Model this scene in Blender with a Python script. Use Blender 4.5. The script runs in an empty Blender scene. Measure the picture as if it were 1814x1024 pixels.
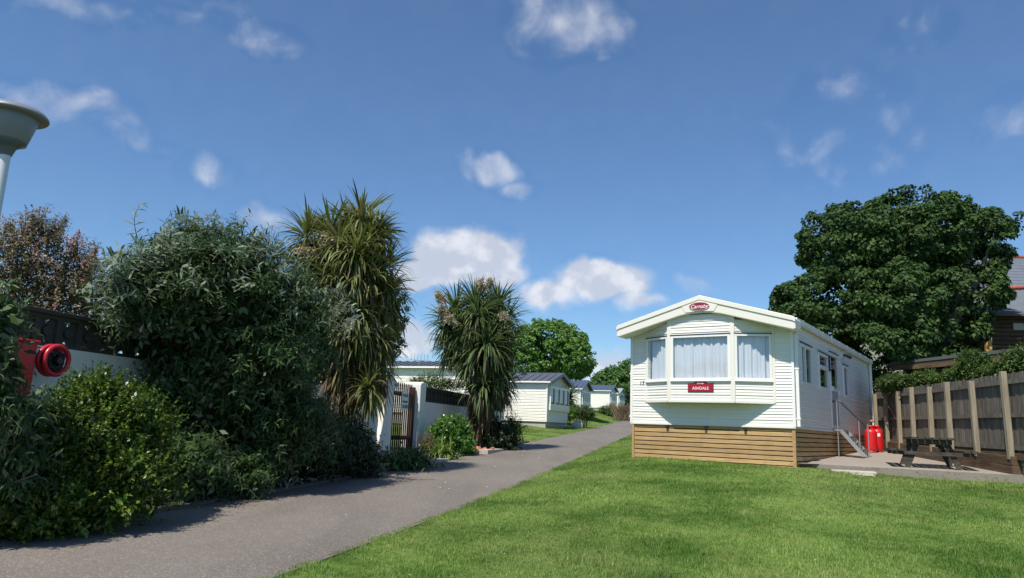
import bpy, bmesh, math, random
import numpy as np
from mathutils import Vector, Matrix
from math import radians as rad, sin, cos, pi

scene = bpy.context.scene
C = scene.collection
# ------------------------------------------------------------------ camera
CW, CH, CF = 1814, 1024, 1294.0
PIT, ROL, HC = rad(10.884), rad(2.253), 1.25
fw = np.array([0, cos(PIT), sin(PIT)]); up_ = np.array([0, -sin(PIT), cos(PIT)]); rt_ = np.array([1., 0, 0])
rt, up = cos(ROL) * rt_ + sin(ROL) * up_, cos(ROL) * up_ - sin(ROL) * rt_
cam = bpy.data.cameras.new('camera'); camo = bpy.data.objects.new('camera', cam); C.objects.link(camo)
cam.sensor_width = 36; cam.lens = CF / CW * 36; cam.clip_end = 3000; cam.clip_start = .05
camo.matrix_world = Matrix(((rt[0], up[0], -fw[0], 0), (rt[1], up[1], -fw[1], 0), (rt[2], up[2], -fw[2], HC), (0, 0, 0, 1)))
scene.camera = camo

def ray(x, y):
    return fw + rt * (x - CW / 2) / CF - up * (y - CH / 2) / CF
def at(x, y, Y):                       # a sight line's point at depth Y
    d = ray(x, y); return np.array([0, 0, HC]) + d * Y / d[1]

# ------------------------------------------------------------------ light
SUN_AZ, SUN_EL = 212.0, 57.0           # compass heading (from +Y towards +X) of the sun
scene.view_settings.view_transform = 'Standard'; scene.view_settings.look = 'None'
scene.view_settings.gamma = 1; scene.view_settings.use_curve_mapping = False
scene.view_settings.exposure = 0.45
sd = Vector((sin(rad(SUN_AZ)) * cos(rad(SUN_EL)), cos(rad(SUN_AZ)) * cos(rad(SUN_EL)), sin(rad(SUN_EL))))
sl = bpy.data.lights.new('sun', 'SUN'); sl.energy = 4.1; sl.angle = rad(.53); sl.color = (1, .93, .82)
so = bpy.data.objects.new('sun', sl); C.objects.link(so); so.rotation_euler = sd.to_track_quat('Z', 'Y').to_euler(); so.location = (-10, -20, 40)

class NT:
    def __init__(s, nt): s.nt = nt; s.n = nt.nodes; s.l = nt.links
    def node(s, t, **k):
        n = s.n.new(t)
        for a, b in k.items():
            if a.startswith('i_'):
                key = a[2:]; key = int(key) if key.isdigit() else key.replace('_', ' ')
                n.inputs[key].default_value = b
            else: setattr(n, a, b)
        return n
    def link(s, a, b): s.l.new(a, b)
    def math(s, op, a, b=None, c=None, clamp=False):
        n = s.n.new('ShaderNodeMath'); n.operation = op; n.use_clamp = clamp
        for i, v in enumerate((a, b, c)):
            if v is None: continue
            if isinstance(v, (int, float)): n.inputs[i].default_value = v
            else: s.link(v, n.inputs[i])
        return n.outputs[0]
    def mix(s, f, a, b, mode='MIX'):
        n = s.n.new('ShaderNodeMix'); n.data_type = 'RGBA'; n.blend_type = mode
        for i, v in ((0, f), (6, a), (7, b)):
            if isinstance(v, (int, float)): n.inputs[i].default_value = v
            elif isinstance(v, (tuple, list)): n.inputs[i].default_value = (*v[:3], 1)
            else: s.link(v, n.inputs[i])
        return n.outputs[2]
    def noise(s, vec, scale, detail=4, rough=.55, dist=0):
        n = s.node('ShaderNodeTexNoise'); n.inputs['Scale'].default_value = scale; n.inputs['Detail'].default_value = detail
        n.inputs['Roughness'].default_value = rough; n.inputs['Distortion'].default_value = dist
        if vec is not None: s.link(vec, n.inputs['Vector'])
        return n.outputs['Fac']
    def ramp(s, f, lo, hi):
        n = s.node('ShaderNodeMapRange', interpolation_type='SMOOTHSTEP'); n.inputs[1].default_value = lo; n.inputs[2].default_value = hi
        s.link(f, n.inputs[0]); return n.outputs[0]

w = bpy.data.worlds.new("World"); scene.world = w; w.use_nodes = True
T = NT(w.node_tree); T.n.clear()
sky = T.node('ShaderNodeTexSky', sky_type='NISHITA', sun_disc=False, sun_elevation=rad(SUN_EL), sun_rotation=rad(SUN_AZ),
             altitude=0, air_density=1.0, dust_density=.3, ozone_density=2.2)
tc = T.node('ShaderNodeTexCoord'); nrm = T.node('ShaderNodeVectorMath', operation='NORMALIZE'); T.link(tc.outputs['Generated'], nrm.inputs[0])
V = nrm.outputs[0]
# clouds: soft patches at fixed compass directions, broken up by noise
warp = T.node('ShaderNodeTexNoise'); warp.inputs['Scale'].default_value = 9; warp.inputs['Detail'].default_value = 5; T.link(V, warp.inputs['Vector'])
wsub = T.node('ShaderNodeVectorMath', operation='SUBTRACT'); T.link(warp.outputs['Color'], wsub.inputs[0]); wsub.inputs[1].default_value = (.5, .5, .5)
wsc = T.node('ShaderNodeVectorMath', operation='SCALE'); T.link(wsub.outputs[0], wsc.inputs[0]); wsc.inputs['Scale'].default_value = .085
wadd = T.node('ShaderNodeVectorMath', operation='ADD'); T.link(V, wadd.inputs[0]); T.link(wsc.outputs[0], wadd.inputs[1])
CLOUDS = [(130, 5, 120, 24, .36), (310, 28, 70, 24, .30), (405, 8, 60, 22, .28), (475, 78, 70, 32, .42), (1010, 40, 110, 60, .50), (960, 85, 50, 22, .3),
          (1625, 45, 70, 40, .26), (90, 180, 140, 38, .42), (210, 235, 85, 24, .38), (360, 308, 52, 40, .48), (870, 298, 66, 28, .60), (920, 332, 46, 20, .46),
          (490, 395, 75, 36, .46), (832, 455, 92, 58, 2.0), (755, 482, 70, 34, 1.5), (885, 478, 50, 36, 1.5), (720, 600, 65, 42, 1.0), (1078, 500, 84, 42, 1.4), (985, 522, 100, 34, .95),
          (1130, 535, 50, 28, .8), (1225, 498, 40, 28, .55), (1085, 645, 90, 42, .7), (1525, 165, 70, 30, .25), (1500, 240, 140, 110, .21), (1785, 205, 60, 40, .28)]
acc = None
for (cx, cy, rx, ry, st) in CLOUDS:
    d = ray(cx, cy); L = float(np.linalg.norm(d)); d = d / L; ax, ay = rx / CF / L, ry / CF / L
    sb = T.node('ShaderNodeVectorMath', operation='SUBTRACT'); T.link(wadd.outputs[0], sb.inputs[0]); sb.inputs[1].default_value = tuple(d)
    ml = T.node('ShaderNodeVectorMath', operation='MULTIPLY'); T.link(sb.outputs[0], ml.inputs[0]); ml.inputs[1].default_value = (1 / ax, 1 / (ax + ay), 1 / ay)
    ln = T.node('ShaderNodeVectorMath', operation='LENGTH'); T.link(ml.outputs[0], ln.inputs[0])
    m = T.node('ShaderNodeMapRange', interpolation_type='SMOOTHSTEP'); m.inputs[1].default_value = 1.35; m.inputs[2].default_value = .15
    m.inputs[3].default_value = 0; m.inputs[4].default_value = st; T.link(ln.outputs['Value'], m.inputs[0])
    acc = m.outputs[0] if acc is None else T.math('MAXIMUM', acc, m.outputs[0])
cn = T.noise(V, 16, 7, .62, .6)
vb = T.node('ShaderNodeTexVoronoi', feature='SMOOTH_F1'); vb.inputs['Scale'].default_value = 34; vb.inputs['Smoothness'].default_value = .5; T.link(wadd.outputs[0], vb.inputs['Vector'])
cn = T.math('ADD', cn, T.math('MULTIPLY', T.math('SUBTRACT', vb.outputs['Distance'], .4), .42))
cover = T.math('SUBTRACT', acc, T.math('MULTIPLY', T.math('SUBTRACT', cn, .36), .95))
cover = T.math('MULTIPLY', cover, T.ramp(acc, .01, .16))
cfac = T.math('MULTIPLY', T.ramp(cover, -.10, .68), .88, clamp=True)
ctone = T.noise(V, 24, 5, .6)
ccol = T.mix(T.ramp(T.math('ADD', ctone, T.math('MULTIPLY', T.math('SUBTRACT', .4, vb.outputs['Distance']), .35)), .38, .66), (5.6, 6.0, 7.0), (8.0, 8.1, 8.6))
sct = T.mix(1.0, sky.outputs[0], (.80, 1.04, 1.25), 'MULTIPLY')
cfac = T.math('MULTIPLY', cfac, T.math('MULTIPLY_ADD', T.ramp(acc, .25, .9), .45, .55))
skc = T.mix(cfac, sct, ccol)
bg = T.node('ShaderNodeBackground'); bg.inputs['Strength'].default_value = .079; T.link(skc, bg.inputs[0])
wo = T.node('ShaderNodeOutputWorld'); T.link(bg.outputs[0], wo.inputs[0])
w.cycles.sampling_method = 'MANUAL'; w.cycles.sample_map_resolution = 512
scene.cycles.use_denoising = True; scene.cycles.max_bounces = 6; scene.cycles.transparent_max_bounces = 12
scene.cycles.diffuse_bounces = 3; scene.cycles.caustics_reflective = False; scene.cycles.caustics_refractive = False

# ------------------------------------------------------------------ helpers
RH = rad(14.0)                                   # heading of the road
AV = np.array([sin(RH), cos(RH)]); BV = np.array([cos(RH), -sin(RH)])
def RP(s, p): return AV * s + BV * p             # road coordinates (along, to the right) -> x, y
def to_sp(x, y): return x * AV[0] + y * AV[1], x * BV[0] + y * BV[1]
def sm(x, a, b):
    t = np.clip((np.asarray(x, float) - a) / (b - a), 0, 1); return t * t * (3 - 2 * t)
SK = [-400, -30, -5, 0, 6, 9, 14, 20, 27, 40, 66, 88, 105, 160, 600]
ZK = [-2, -.4, .04, .10, .18, .23, .38, .58, .85, 1.33, 2.45, 3.35, 4.0, 5.2, 9.5]
def zr(s): return np.interp(s, SK, ZK)
def zr_s(s): return (zr(s - 2) + 2 * zr(s) + zr(s + 2)) / 4 if True else 0
def TZ(s, p):
    s = np.asarray(s, float); p = np.asarray(p, float)
    z = zr_s(s)
    z = z + .25 * sm(s, 5, 14) * sm(p, -2.9, -.9) * (1 - .36 * sm(p, 2.0, 4.5)) * (1 - sm(s, 28, 45)) + .035 * (sm(s + .63 * p, 12.9, 13.4) - sm(s + .63 * p, 13.4, 14.6)) * sm(p, -2.9, -2)
    z = z + sm(p, -5.7, -9) * (.22 + .4 * sm(s, 40, 66))
    z = z + .03 * (sm(p, -5.7, -6.3)) * (1 - sm(s, 25, 28))
    return z
def GZ(x, y): s, p = to_sp(x, y); return float(TZ(s, p))

def finish(ob, label=None, cat=None, group=None, kind=None):
    if label: ob['label'] = label
    if cat: ob['category'] = cat
    if group: ob['group'] = group
    if kind: ob['kind'] = kind
    return ob
def thing(name, label, cat, loc=(0, 0, 0), rz=0, group=None):
    o = bpy.data.objects.new(name, None); C.objects.link(o); o.location = tuple(float(v) for v in loc); o.rotation_euler = (0, 0, rz); o.empty_display_size = .2
    return finish(o, label, cat, group)

def raw_mesh(name, V_, quads=None, tris=None, smooth=False):
    V_ = np.asarray(V_, np.float32).reshape(-1, 3); me = bpy.data.meshes.new(name)
    q = np.zeros((0, 4), np.int32) if quads is None else np.asarray(quads, np.int32).reshape(-1, 4)
    t = np.zeros((0, 3), np.int32) if tris is None else np.asarray(tris, np.int32).reshape(-1, 3)
    me.vertices.add(len(V_)); me.vertices.foreach_set('co', V_.ravel())
    me.loops.add(q.size + t.size); me.loops.foreach_set('vertex_index', np.concatenate([q.ravel(), t.ravel()]))
    me.polygons.add(len(q) + len(t))
    me.polygons.foreach_set('loop_start', np.concatenate([np.arange(len(q)) * 4, q.size + np.arange(len(t)) * 3]).astype(np.int32))
    try: me.polygons.foreach_set('loop_total', np.concatenate([np.full(len(q), 4), np.full(len(t), 3)]).astype(np.int32))
    except Exception: pass
    me.update(calc_edges=True)
    if smooth: me.polygons.foreach_set('use_smooth', np.ones(len(me.polygons), bool))
    return me
def link(name, me, mat, parent=None, local=True):
    o = bpy.data.objects.new(name, me); C.objects.link(o)
    if mat is not None: me.materials.append(mat)
    if parent is not None: o.parent = parent
    return o

class MB:
    """collects solids in local coordinates; build() links them as one mesh object"""
    def __init__(s, off=(0, 0, 0)): s.v = []; s.f = []; s.off = Vector(off); s.sm = []; s.pieces = []
    def add(s, vs, fs, smooth=False):
        b = len(s.v); fb = len(s.f); s.v += [Vector(v) + s.off for v in vs]; s.f += [tuple(b + i for i in f) for f in fs]; s.sm += [smooth] * len(fs); s.pieces.append((b, len(s.v), fb, len(s.f)))
    def box(s, x0, x1, y0, y1, z0, z1):
        s.obox((0, 0, 0), (1, 0, 0), (0, 1, 0), x0, x1, y0, y1, z0, z1)
    def obox(s, o, u, n, u0, u1, d0, d1, z0, z1, zs=None):
        """box in a plane frame: u along, n outward, z up"""
        o, u, n = Vector(o), Vector(u).normalized(), Vector(n).normalized(); zz = Vector((0, 0, 1))
        vs = [o + u * a + n * d + zz * z for a in (u0, u1) for d in (d0, d1) for z in (z0, z1)]
        s.add(vs, [(0, 1, 3, 2), (4, 6, 7, 5), (0, 4, 5, 1), (2, 3, 7, 6), (0, 2, 6, 4), (1, 5, 7, 3)])
    def bar(s, a, b, w, h, upv=(0, 0, 1)):
        a, b = Vector(a), Vector(b); d = (b - a).normalized(); upv = Vector(upv)
        if abs(d.dot(upv)) > .98: upv = Vector((0, 1, 0))
        sx = d.cross(upv).normalized(); sz = sx.cross(d)
        vs = [p + sx * (w / 2 * i) + sz * (h / 2 * j) for p in (a, b) for i, j in ((-1, -1), (1, -1), (1, 1), (-1, 1))]
        s.add(vs, [(0, 3, 2, 1), (4, 5, 6, 7), (0, 1, 5, 4), (1, 2, 6, 5), (2, 3, 7, 6), (3, 0, 4, 7)])
    def tube(s, pts, r, n=10, cap=True):
        pts = [Vector(p) for p in pts]; rs = r if isinstance(r, (list, tuple)) else [r] * len(pts); vs = []; fs = []
        px = None
        for i, p in enumerate(pts):
            d = (pts[min(i + 1, len(pts) - 1)] - pts[max(i - 1, 0)]).normalized()
            if px is None: px = d.orthogonal().normalized()
            px = (px - d * px.dot(d)).normalized(); py = d.cross(px)
            vs += [p + (px * cos(2 * pi * k / n) + py * sin(2 * pi * k / n)) * rs[i] for k in range(n)]
        for i in range(len(pts) - 1):
            fs += [(i * n + k, i * n + (k + 1) % n, (i + 1) * n + (k + 1) % n, (i + 1) * n + k) for k in range(n)]
        s.add(vs, fs, True)
        if cap:
            b = len(pts) - 1
            s.add([v for v in vs[:n]], [tuple(reversed(range(n)))]); s.add(vs[b * n:], [tuple(range(n))])
    def lathe(s, prof, n=32, c=(0, 0, 0)):
        c = Vector(c); vs = []; fs = []
        for r, z in prof: vs += [c + Vector((r * cos(2 * pi * k / n), r * sin(2 * pi * k / n), z)) for k in range(n)]
        for i in range(len(prof) - 1): fs += [(i * n + k, i * n + (k + 1) % n, (i + 1) * n + (k + 1) % n, (i + 1) * n + k) for k in range(n)]
        s.add(vs, fs, True)
        s.add(vs[:n], [tuple(reversed(range(n)))]); s.add(vs[-n:], [tuple(range(n))])
    def extr(s, poly, o, u, n, d0, d1):
        """polygon (u,z) in a vertical plane, extruded along n"""
        o, u, n = Vector(o), Vector(u).normalized(), Vector(n).normalized(); zz = Vector((0, 0, 1)); k = len(poly)
        vs = [o + u * a + zz * z + n * d for d in (d0, d1) for a, z in poly]
        s.add(vs, [tuple(range(k)), tuple(reversed(range(k, 2 * k)))] + [(i, k + i, k + (i + 1) % k, (i + 1) % k) for i in range(k)])
    def each(s, name, mat, parent=None, bevel=0):
        o = None
        for a, b, fa, fb in s.pieces:
            q = MB(); q.v = s.v[a:b]; q.f = [tuple(i - a for i in f) for f in s.f[fa:fb]]; q.sm = s.sm[fa:fb]; o = q.build(name, mat, parent, bevel)
        return o
    def build(s, name, mat, parent=None, bevel=0, autosm=True):
        me = bpy.data.meshes.new(name); me.from_pydata([tuple(v) for v in s.v], [], s.f)
        bm = bmesh.new(); bm.from_mesh(me); bmesh.ops.recalc_face_normals(bm, faces=bm.faces[:]); bm.to_mesh(me); bm.free()
        me.polygons.foreach_set('use_smooth', s.sm)
        o = link(name, me, mat, parent)
        if bevel:
            m = o.modifiers.new('bevel', 'BEVEL'); m.width = bevel; m.segments = 2; m.limit_method = 'ANGLE'; m.angle_limit = rad(40)
        return o

def clad(mb, P0, P1, z0, z1, pitch=.125, dep=.014, ext=None, holes=(), zref=0.0):
    """horizontal weatherboard sheet from P0 to P1 (outward normal on the right of travel), real steps at each board"""
    P0, P1 = Vector((*P0, 0)), Vector((*P1, 0)); u = P1 - P0; L = u.length; u.normalize(); n = Vector((u.y, -u.x, 0))
    prof = [(0, 1.0), (.10, 1.06), (.22, .8), (.42, .55), (.52, .95), (.6, .85), (.8, .25), (.97, 0.0)]
    lv = []
    k = math.floor((z0 - zref) / pitch) - 1
    while zref + k * pitch < z1:
        for t, d in prof:
            z = zref + (k + t) * pitch; lv.append((z, d * dep))
        k += 1
    zs = [a for a in lv if z0 < a[0] < z1]
    def dat(z):
        for (a, da), (b, db) in zip(lv, lv[1:]):
            if a <= z <= b: return da + (db - da) * (z - a) / max(b - a, 1e-6)
        return 0
    cuts = sorted({h[2] for h in holes} | {h[3] for h in holes})
    zs += [(z, dat(z)) for z in cuts if z0 < z < z1]; zs += [(z0, dat(z0)), (z1, dat(z1))]; zs.sort()
    for (za, da), (zb, db) in zip(zs, zs[1:]):
        if zb - za < 1e-5: continue
        zm = (za + zb) / 2
        ea = ext(za) if ext else (0, L); eb = ext(zb) if ext else (0, L)
        seg = [(ea[0], ea[1], eb[0], eb[1])]
        for h in holes:
            if h[2] < zm < h[3]:
                new = []
                for a0, a1, b0, b1 in seg:
                    if h[0] > a0 and h[0] < a1 or h[1] > a0 and h[1] < a1 or (h[0] <= a0 and h[1] >= a1):
                        if h[0] > a0: new.append((a0, h[0], b0, h[0]))
                        if h[1] < a1: new.append((h[1], a1, h[1], b1))
                    else: new.append((a0, a1, b0, b1))
                seg = new
        for a0, a1, b0, b1 in seg:
            if a1 - a0 < 1e-4 and b1 - b0 < 1e-4: continue
            zz = Vector((0, 0, 1))
            mb.add([P0 + u * a0 + n * da + zz * za, P0 + u * a1 + n * da + zz * za, P0 + u * b1 + n * db + zz * zb, P0 + u * b0 + n * db + zz * zb], [(0, 1, 2, 3)])

def text_mesh(name, body, size, mat, parent, loc, u, n, shear=0, ext=.002, bold=0):
    cu = bpy.data.curves.new('txt', 'FONT'); cu.body = body; cu.size = size; cu.align_x = 'CENTER'; cu.align_y = 'CENTER'; cu.extrude = ext; cu.shear = shear; cu.offset = bold
    to = bpy.data.objects.new('txt', cu); C.objects.link(to)
    dg = bpy.context.evaluated_depsgraph_get(); me = bpy.data.meshes.new_from_object(to.evaluated_get(dg)); bpy.data.objects.remove(to); bpy.data.curves.remove(cu)
    u = Vector(u).normalized(); n = Vector(n).normalized(); z = n.cross(u); z = z if z.z > 0 or abs(z.z) < .01 else -z
    M = Matrix(((u.x, z.x, n.x, loc[0]), (u.y, z.y, n.y, loc[1]), (u.z, z.z, n.z, loc[2]), (0, 0, 0, 1)))
    me.transform(M); me.materials.clear()
    return link(name, me, mat, parent)

# ------------------------------------------------------------------ materials
def srgb(h):
    return tuple((int(h[i:i + 2], 16) / 255) ** 2.2 for i in (0, 2, 4))
def mat_base(name):
    m = bpy.data.materials.new(name); m.use_nodes = True; t = NT(m.node_tree); b = t.n['Principled BSDF']
    return m, t, b
def coords(t, scale=(1, 1, 1), kind='Object'):
    c = t.node('ShaderNodeTexCoord'); mp = t.node('ShaderNodeMapping'); mp.inputs['Scale'].default_value = scale; t.link(c.outputs[kind], mp.inputs[0]); return mp.outputs[0]
def bump(t, b, h, strength=.3, dist=.01):
    n = t.node('ShaderNodeBump'); n.inputs['Strength'].default_value = strength; n.inputs['Distance'].default_value = dist; t.link(h, n.inputs['Height']); t.link(n.outputs[0], b.inputs['Normal'])
def plain(name, col, rough=.6, var=.12, scale=6, metal=0, spec=.5, bmp=0, bscale=60, dirt=0, dirtcol=(.2, .18, .14)):
    m, t, b = mat_base(name); v = coords(t)
    f = t.noise(v, scale, 5); c = t.mix(f, tuple(x * (1 - var) for x in col), tuple(min(1, x * (1 + var)) for x in col))
    if dirt:
        v2 = coords(t, (3, 3, .35)); d = t.ramp(t.noise(v2, 3, 6, .65), .52, .8); c = t.mix(t.math('MULTIPLY', d, dirt), c, dirtcol)
    t.link(c, b.inputs['Base Color']); b.inputs['Roughness'].default_value = rough; b.inputs['Metallic'].default_value = metal; b.inputs['Specular IOR Level'].default_value = spec
    if bmp: bump(t, b, t.noise(v, bscale, 4), bmp, .006)
    return m
def wood(name, c1, c2, grain=(1, 1, 18), rough=.75, knots=True, stain=.0, staincol=(.05, .05, .04), isl=.35):
    m, t, b = mat_base(name); v = coords(t, grain)
    g = t.noise(v, 2.2, 6, .6, .4); c = t.mix(t.ramp(g, .3, .7), c1, c2)
    geo = t.node('ShaderNodeNewGeometry'); r = geo.outputs['Random Per Island']
    hsv = t.node('ShaderNodeHueSaturation'); t.link(c, hsv.inputs['Color']); t.link(t.math('MULTIPLY_ADD', r, isl * 2, 1 - isl), hsv.inputs['Value']); c = hsv.outputs[0]
    if knots:
        vo = t.node('ShaderNodeTexVoronoi'); vo.inputs['Scale'].default_value = 5.5; v3 = coords(t, (1, 1, 1.6)); t.link(v3, vo.inputs['Vector'])
        k = t.ramp(vo.outputs['Distance'], .10, .02); c = t.mix(t.math('MULTIPLY', k, .75), c, tuple(x * .3 for x in c1))
    if stain:
        s_ = t.ramp(t.noise(coords(t, (1.5, 1.5, .7)), 2.5, 6, .65), .45, .75); c = t.mix(t.math('MULTIPLY', s_, stain), c, staincol)
    t.link(c, b.inputs['Base Color']); b.inputs['Roughness'].default_value = rough; b.inputs['Specular IOR Level'].default_value = .25
    bump(t, b, g, .35, .004); return m
def leafmat(name, cols, back=None, rough=.45, transl=.3, spec=.35, big=1.2):
    m, t, b = mat_base(name); geo = t.node('ShaderNodeNewGeometry'); r = geo.outputs['Random Per Island']
    cr = t.node('ShaderNodeValToRGB'); t.link(r, cr.inputs[0]); e = cr.color_ramp.elements
    for i, c in enumerate(cols):
        if i < 2: el = e[i]; el.position = i / (len(cols) - 1)
        else: el = cr.color_ramp.elements.new(i / (len(cols) - 1))
        el.color = (*c, 1)
    if len(cols) > 2:
        for i, c in enumerate(cols): cr.color_ramp.elements[i].position = i / (len(cols) - 1)
        for i, c in enumerate(cols): cr.color_ramp.elements[i].color = (*c, 1)
    v = coords(t); f = t.noise(v, big, 3); hsv = t.node('ShaderNodeHueSaturation'); t.link(cr.outputs[0], hsv.inputs['Color'])
    t.link(t.math('MULTIPLY_ADD', f, 1.0, .5), hsv.inputs['Value']); c = hsv.outputs[0]
    if back: c = t.mix(t.math('MULTIPLY', geo.outputs['Backfacing'], .85), c, back)
    t.link(c, b.inputs['Base Color']); b.inputs['Roughness'].default_value = rough; b.inputs['Specular IOR Level'].default_value = spec
    tr = t.node('ShaderNodeBsdfTranslucent'); hs2 = t.node('ShaderNodeHueSaturation'); t.link(c, hs2.inputs['Color']); hs2.inputs['Value'].default_value = 1.5; hs2.inputs['Saturation'].default_value = 1.1
    t.link(hs2.outputs[0], tr.inputs[0]); mx = t.node('ShaderNodeMixShader'); mx.inputs[0].default_value = transl
    t.link(b.outputs[0], mx.inputs[1]); t.link(tr.outputs[0], mx.inputs[2]); t.link(mx.outputs[0], t.n['Material Output'].inputs[0]); return m
def glassmat(name, tint=(.75, .82, .85), opac=.0, dark=(.03, .04, .05)):
    m, t, b = mat_base(name); gl = t.node('ShaderNodeBsdfGlossy'); gl.inputs['Roughness'].default_value = .02; gl.inputs['Color'].default_value = (.9, .95, 1, 1)
    tr = t.node('ShaderNodeBsdfTransparent'); tr.inputs[0].default_value = (*tint, 1); fr = t.node('ShaderNodeLayerWeight'); fr.inputs[0].default_value = .5
    f = t.math('MULTIPLY_ADD', t.math('POWER', fr.outputs['Facing'], 3.5), .75, .05, clamp=True); mx = t.node('ShaderNodeMixShader'); t.link(f, mx.inputs[0]); t.link(tr.outputs[0], mx.inputs[1]); t.link(gl.outputs[0], mx.inputs[2])
    t.link(mx.outputs[0], t.n['Material Output'].inputs[0]); t.n.remove(b); return m

M_clad = plain('cream_cladding', (.80, .78, .72), .42, .04, 1.5, dirt=.28, dirtcol=(.5, .47, .38))
M_trim = plain('white_plastic', (.82, .82, .80), .3, .02)
M_cream = plain('cream_fascia', (.78, .755, .68), .38, .025, 2, dirt=.08, dirtcol=(.5, .47, .4))
M_roofw = plain('pale_roof', (.55, .54, .5), .6, .06)
M_glass = glassmat('window_glass', (.97, .98, .98)); M_glassd = glassmat('dark_glass', (.35, .42, .42))
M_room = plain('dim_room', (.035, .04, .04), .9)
M_skirt = wood('new_softwood', (.37, .235, .105), (.55, .375, .19), (.8, .8, 26), isl=.20, stain=.3, staincol=(.25, .15, .07))
M_gap = plain('dark_backing', (.02, .016, .012), .95)
M_fence = wood('weathered_boards', (.11, .10, .082), (.21, .19, .155), (14, 14, .7), knots=False, stain=.45, staincol=(.035, .036, .03), isl=.22)
M_post = wood('treated_post', (.24, .205, .145), (.37, .325, .24), (12, 12, .8), knots=False, stain=.15, isl=.12)
M_sleep = wood('brown_sleeper', (.075, .05, .03), (.17, .115, .07), (1, 1, 14), stain=.3, isl=.25)
M_table = wood('dark_table_wood', (.035, .033, .028), (.085, .08, .066), (2, 2, 9), stain=.3, isl=.3)
M_render = plain('white_render', (.78, .77, .73), .85, .05, 3, bmp=.35, bscale=90, dirt=.25, dirtcol=(.38, .37, .30))
M_block = plain('shaded_grimy_block', (.055, .055, .05), .9, .35, 9, bmp=.4, bscale=40, dirt=.5, dirtcol=(.10, .10, .085))  # stained block, its base colour also darkened to carry the wall's shade
M_gate = wood('red_brown_paint', (.040, .020, .016), (.080, .036, .028), (10, 10, 1), knots=False, isl=.25, rough=.6)
M_red = plain('red_paint', (.62, .015, .02), .35, .08, spec=.5)
M_reel = plain('red_reel_paint', (.55, .02, .035), .3, .1)
M_dark = plain('black_plastic', (.025, .025, .028), .4)
M_blue = plain('blue_notice', (.03, .16, .42), .5)
M_metal = plain('galvanised_steel', (.42, .43, .43), .45, .12, 20, metal=.6)
M_lampg = plain('grey_lamp_metal', (.22, .235, .28), .45, .08, 3, metal=.1)
M_lampd = plain('dark_lamp_metal', (.10, .13, .16), .4, .05)
M_pole = plain('painted_pole', (.62, .63, .64), .35, .05, metal=.2)
M_slate = plain('slate_tiles', (.13, .15, .18), .6, .25, 2.5)
M_tile = plain('dark_tile_sheet', (.105, .115, .14), .42, .2, 1.5)
M_tile2 = plain('blue_tile_sheet', (.075, .10, .165), .4, .2, 1.5)
M_tileg = plain('grey_sheet', (.33, .36, .37), .5, .1)
M_ridge = plain('red_ridge_tile', (.36, .085, .055), .7, .2, 5)
M_log = wood('dark_log', (.055, .035, .025), (.10, .066, .046), (1, 1, 8), isl=.2, knots=False)
M_pine = wood('orange_pine_post', (.55, .29, .10), (.68, .40, .16), (6, 6, 1), knots=False, isl=.05)
M_felt = plain('roof_felt', (.09, .095, .10), .9, .2)
M_white_txt = plain('white_lettering', (.85, .85, .85), .5); M_blk_txt = plain('black_lettering', (.03, .03, .04), .6)
M_maroon = plain('maroon_enamel', (.26, .018, .045), .25, .1, 3); M_paper = plain('notice_board', (.80, .80, .80), .6, .03)
M_curtain, t, b = mat_base('net_curtain'); t.link(t.mix(t.noise(coords(t, (1, 1, 1)), 30, 3), (.62, .67, .76), (.76, .79, .86)), b.inputs['Base Color']); b.inputs['Roughness'].default_value = .9
M_bark = plain('bark', (.14, .12, .095), .9, .35, 7, bmp=.8, bscale=25)
M_fib = plain('fibrous_trunk', (.085, .062, .042), .95, .4, 14, bmp=1, bscale=40)
M_stem = plain('green_stem', (.09, .10, .045), .7)
M_terra = plain('terracotta', (.55, .20, .10), .8, .2, 8); M_stone = plain('pale_stone', (.42, .40, .36), .85, .2, 4, bmp=.5, bscale=15)

# concrete
M_conc, t, b = mat_base('old_concrete'); v = coords(t)
c = t.mix(t.noise(v, 1.3, 6, .65), (.25, .215, .18), (.36, .315, .27)); sp = t.ramp(t.noise(v, 14, 5, .7), .50, .68)
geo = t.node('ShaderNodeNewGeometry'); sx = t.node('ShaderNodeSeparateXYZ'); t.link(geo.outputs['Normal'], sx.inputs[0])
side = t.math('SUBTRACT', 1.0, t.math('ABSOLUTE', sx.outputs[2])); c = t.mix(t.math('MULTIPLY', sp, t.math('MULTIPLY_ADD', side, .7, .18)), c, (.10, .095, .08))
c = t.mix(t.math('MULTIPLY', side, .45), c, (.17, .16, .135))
t.link(c, b.inputs['Base Color']); b.inputs['Roughness'].default_value = .9; bump(t, b, t.noise(v, 45, 5), .5, .01)
# asphalt
M_road, t, b = mat_base('worn_tarmac'); v = coords(t)
f1 = t.noise(v, .35, 5, .6); f2 = t.noise(v, 220, 3, .7); f3 = t.noise(coords(t, (1.6, .25, 1)), 1.0, 5, .6)
c = t.mix(t.ramp(f1, .3, .7), (.172, .148, .120), (.222, .195, .162)); c = t.mix(t.math('MULTIPLY', t.ramp(f3, .45, .7), .6), c, (.135, .118, .098))
vo = t.node('ShaderNodeTexVoronoi'); vo.inputs['Scale'].default_value = 95; t.link(v, vo.inputs['Vector']); vr = t.node('ShaderNodeSeparateColor'); t.link(vo.outputs['Color'], vr.inputs[0])
c = t.mix(t.math('MULTIPLY', vr.outputs[0], .55), c, (.07, .062, .06)); c = t.mix(t.math('MULTIPLY', t.ramp(vr.outputs[1], .82, .95), .6), c, (.36, .33, .31))
t.link(c, b.inputs['Base Color']); b.inputs['Roughness'].default_value = .85; bump(t, b, t.noise(v, 90, 3), .35, .006)
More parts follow.
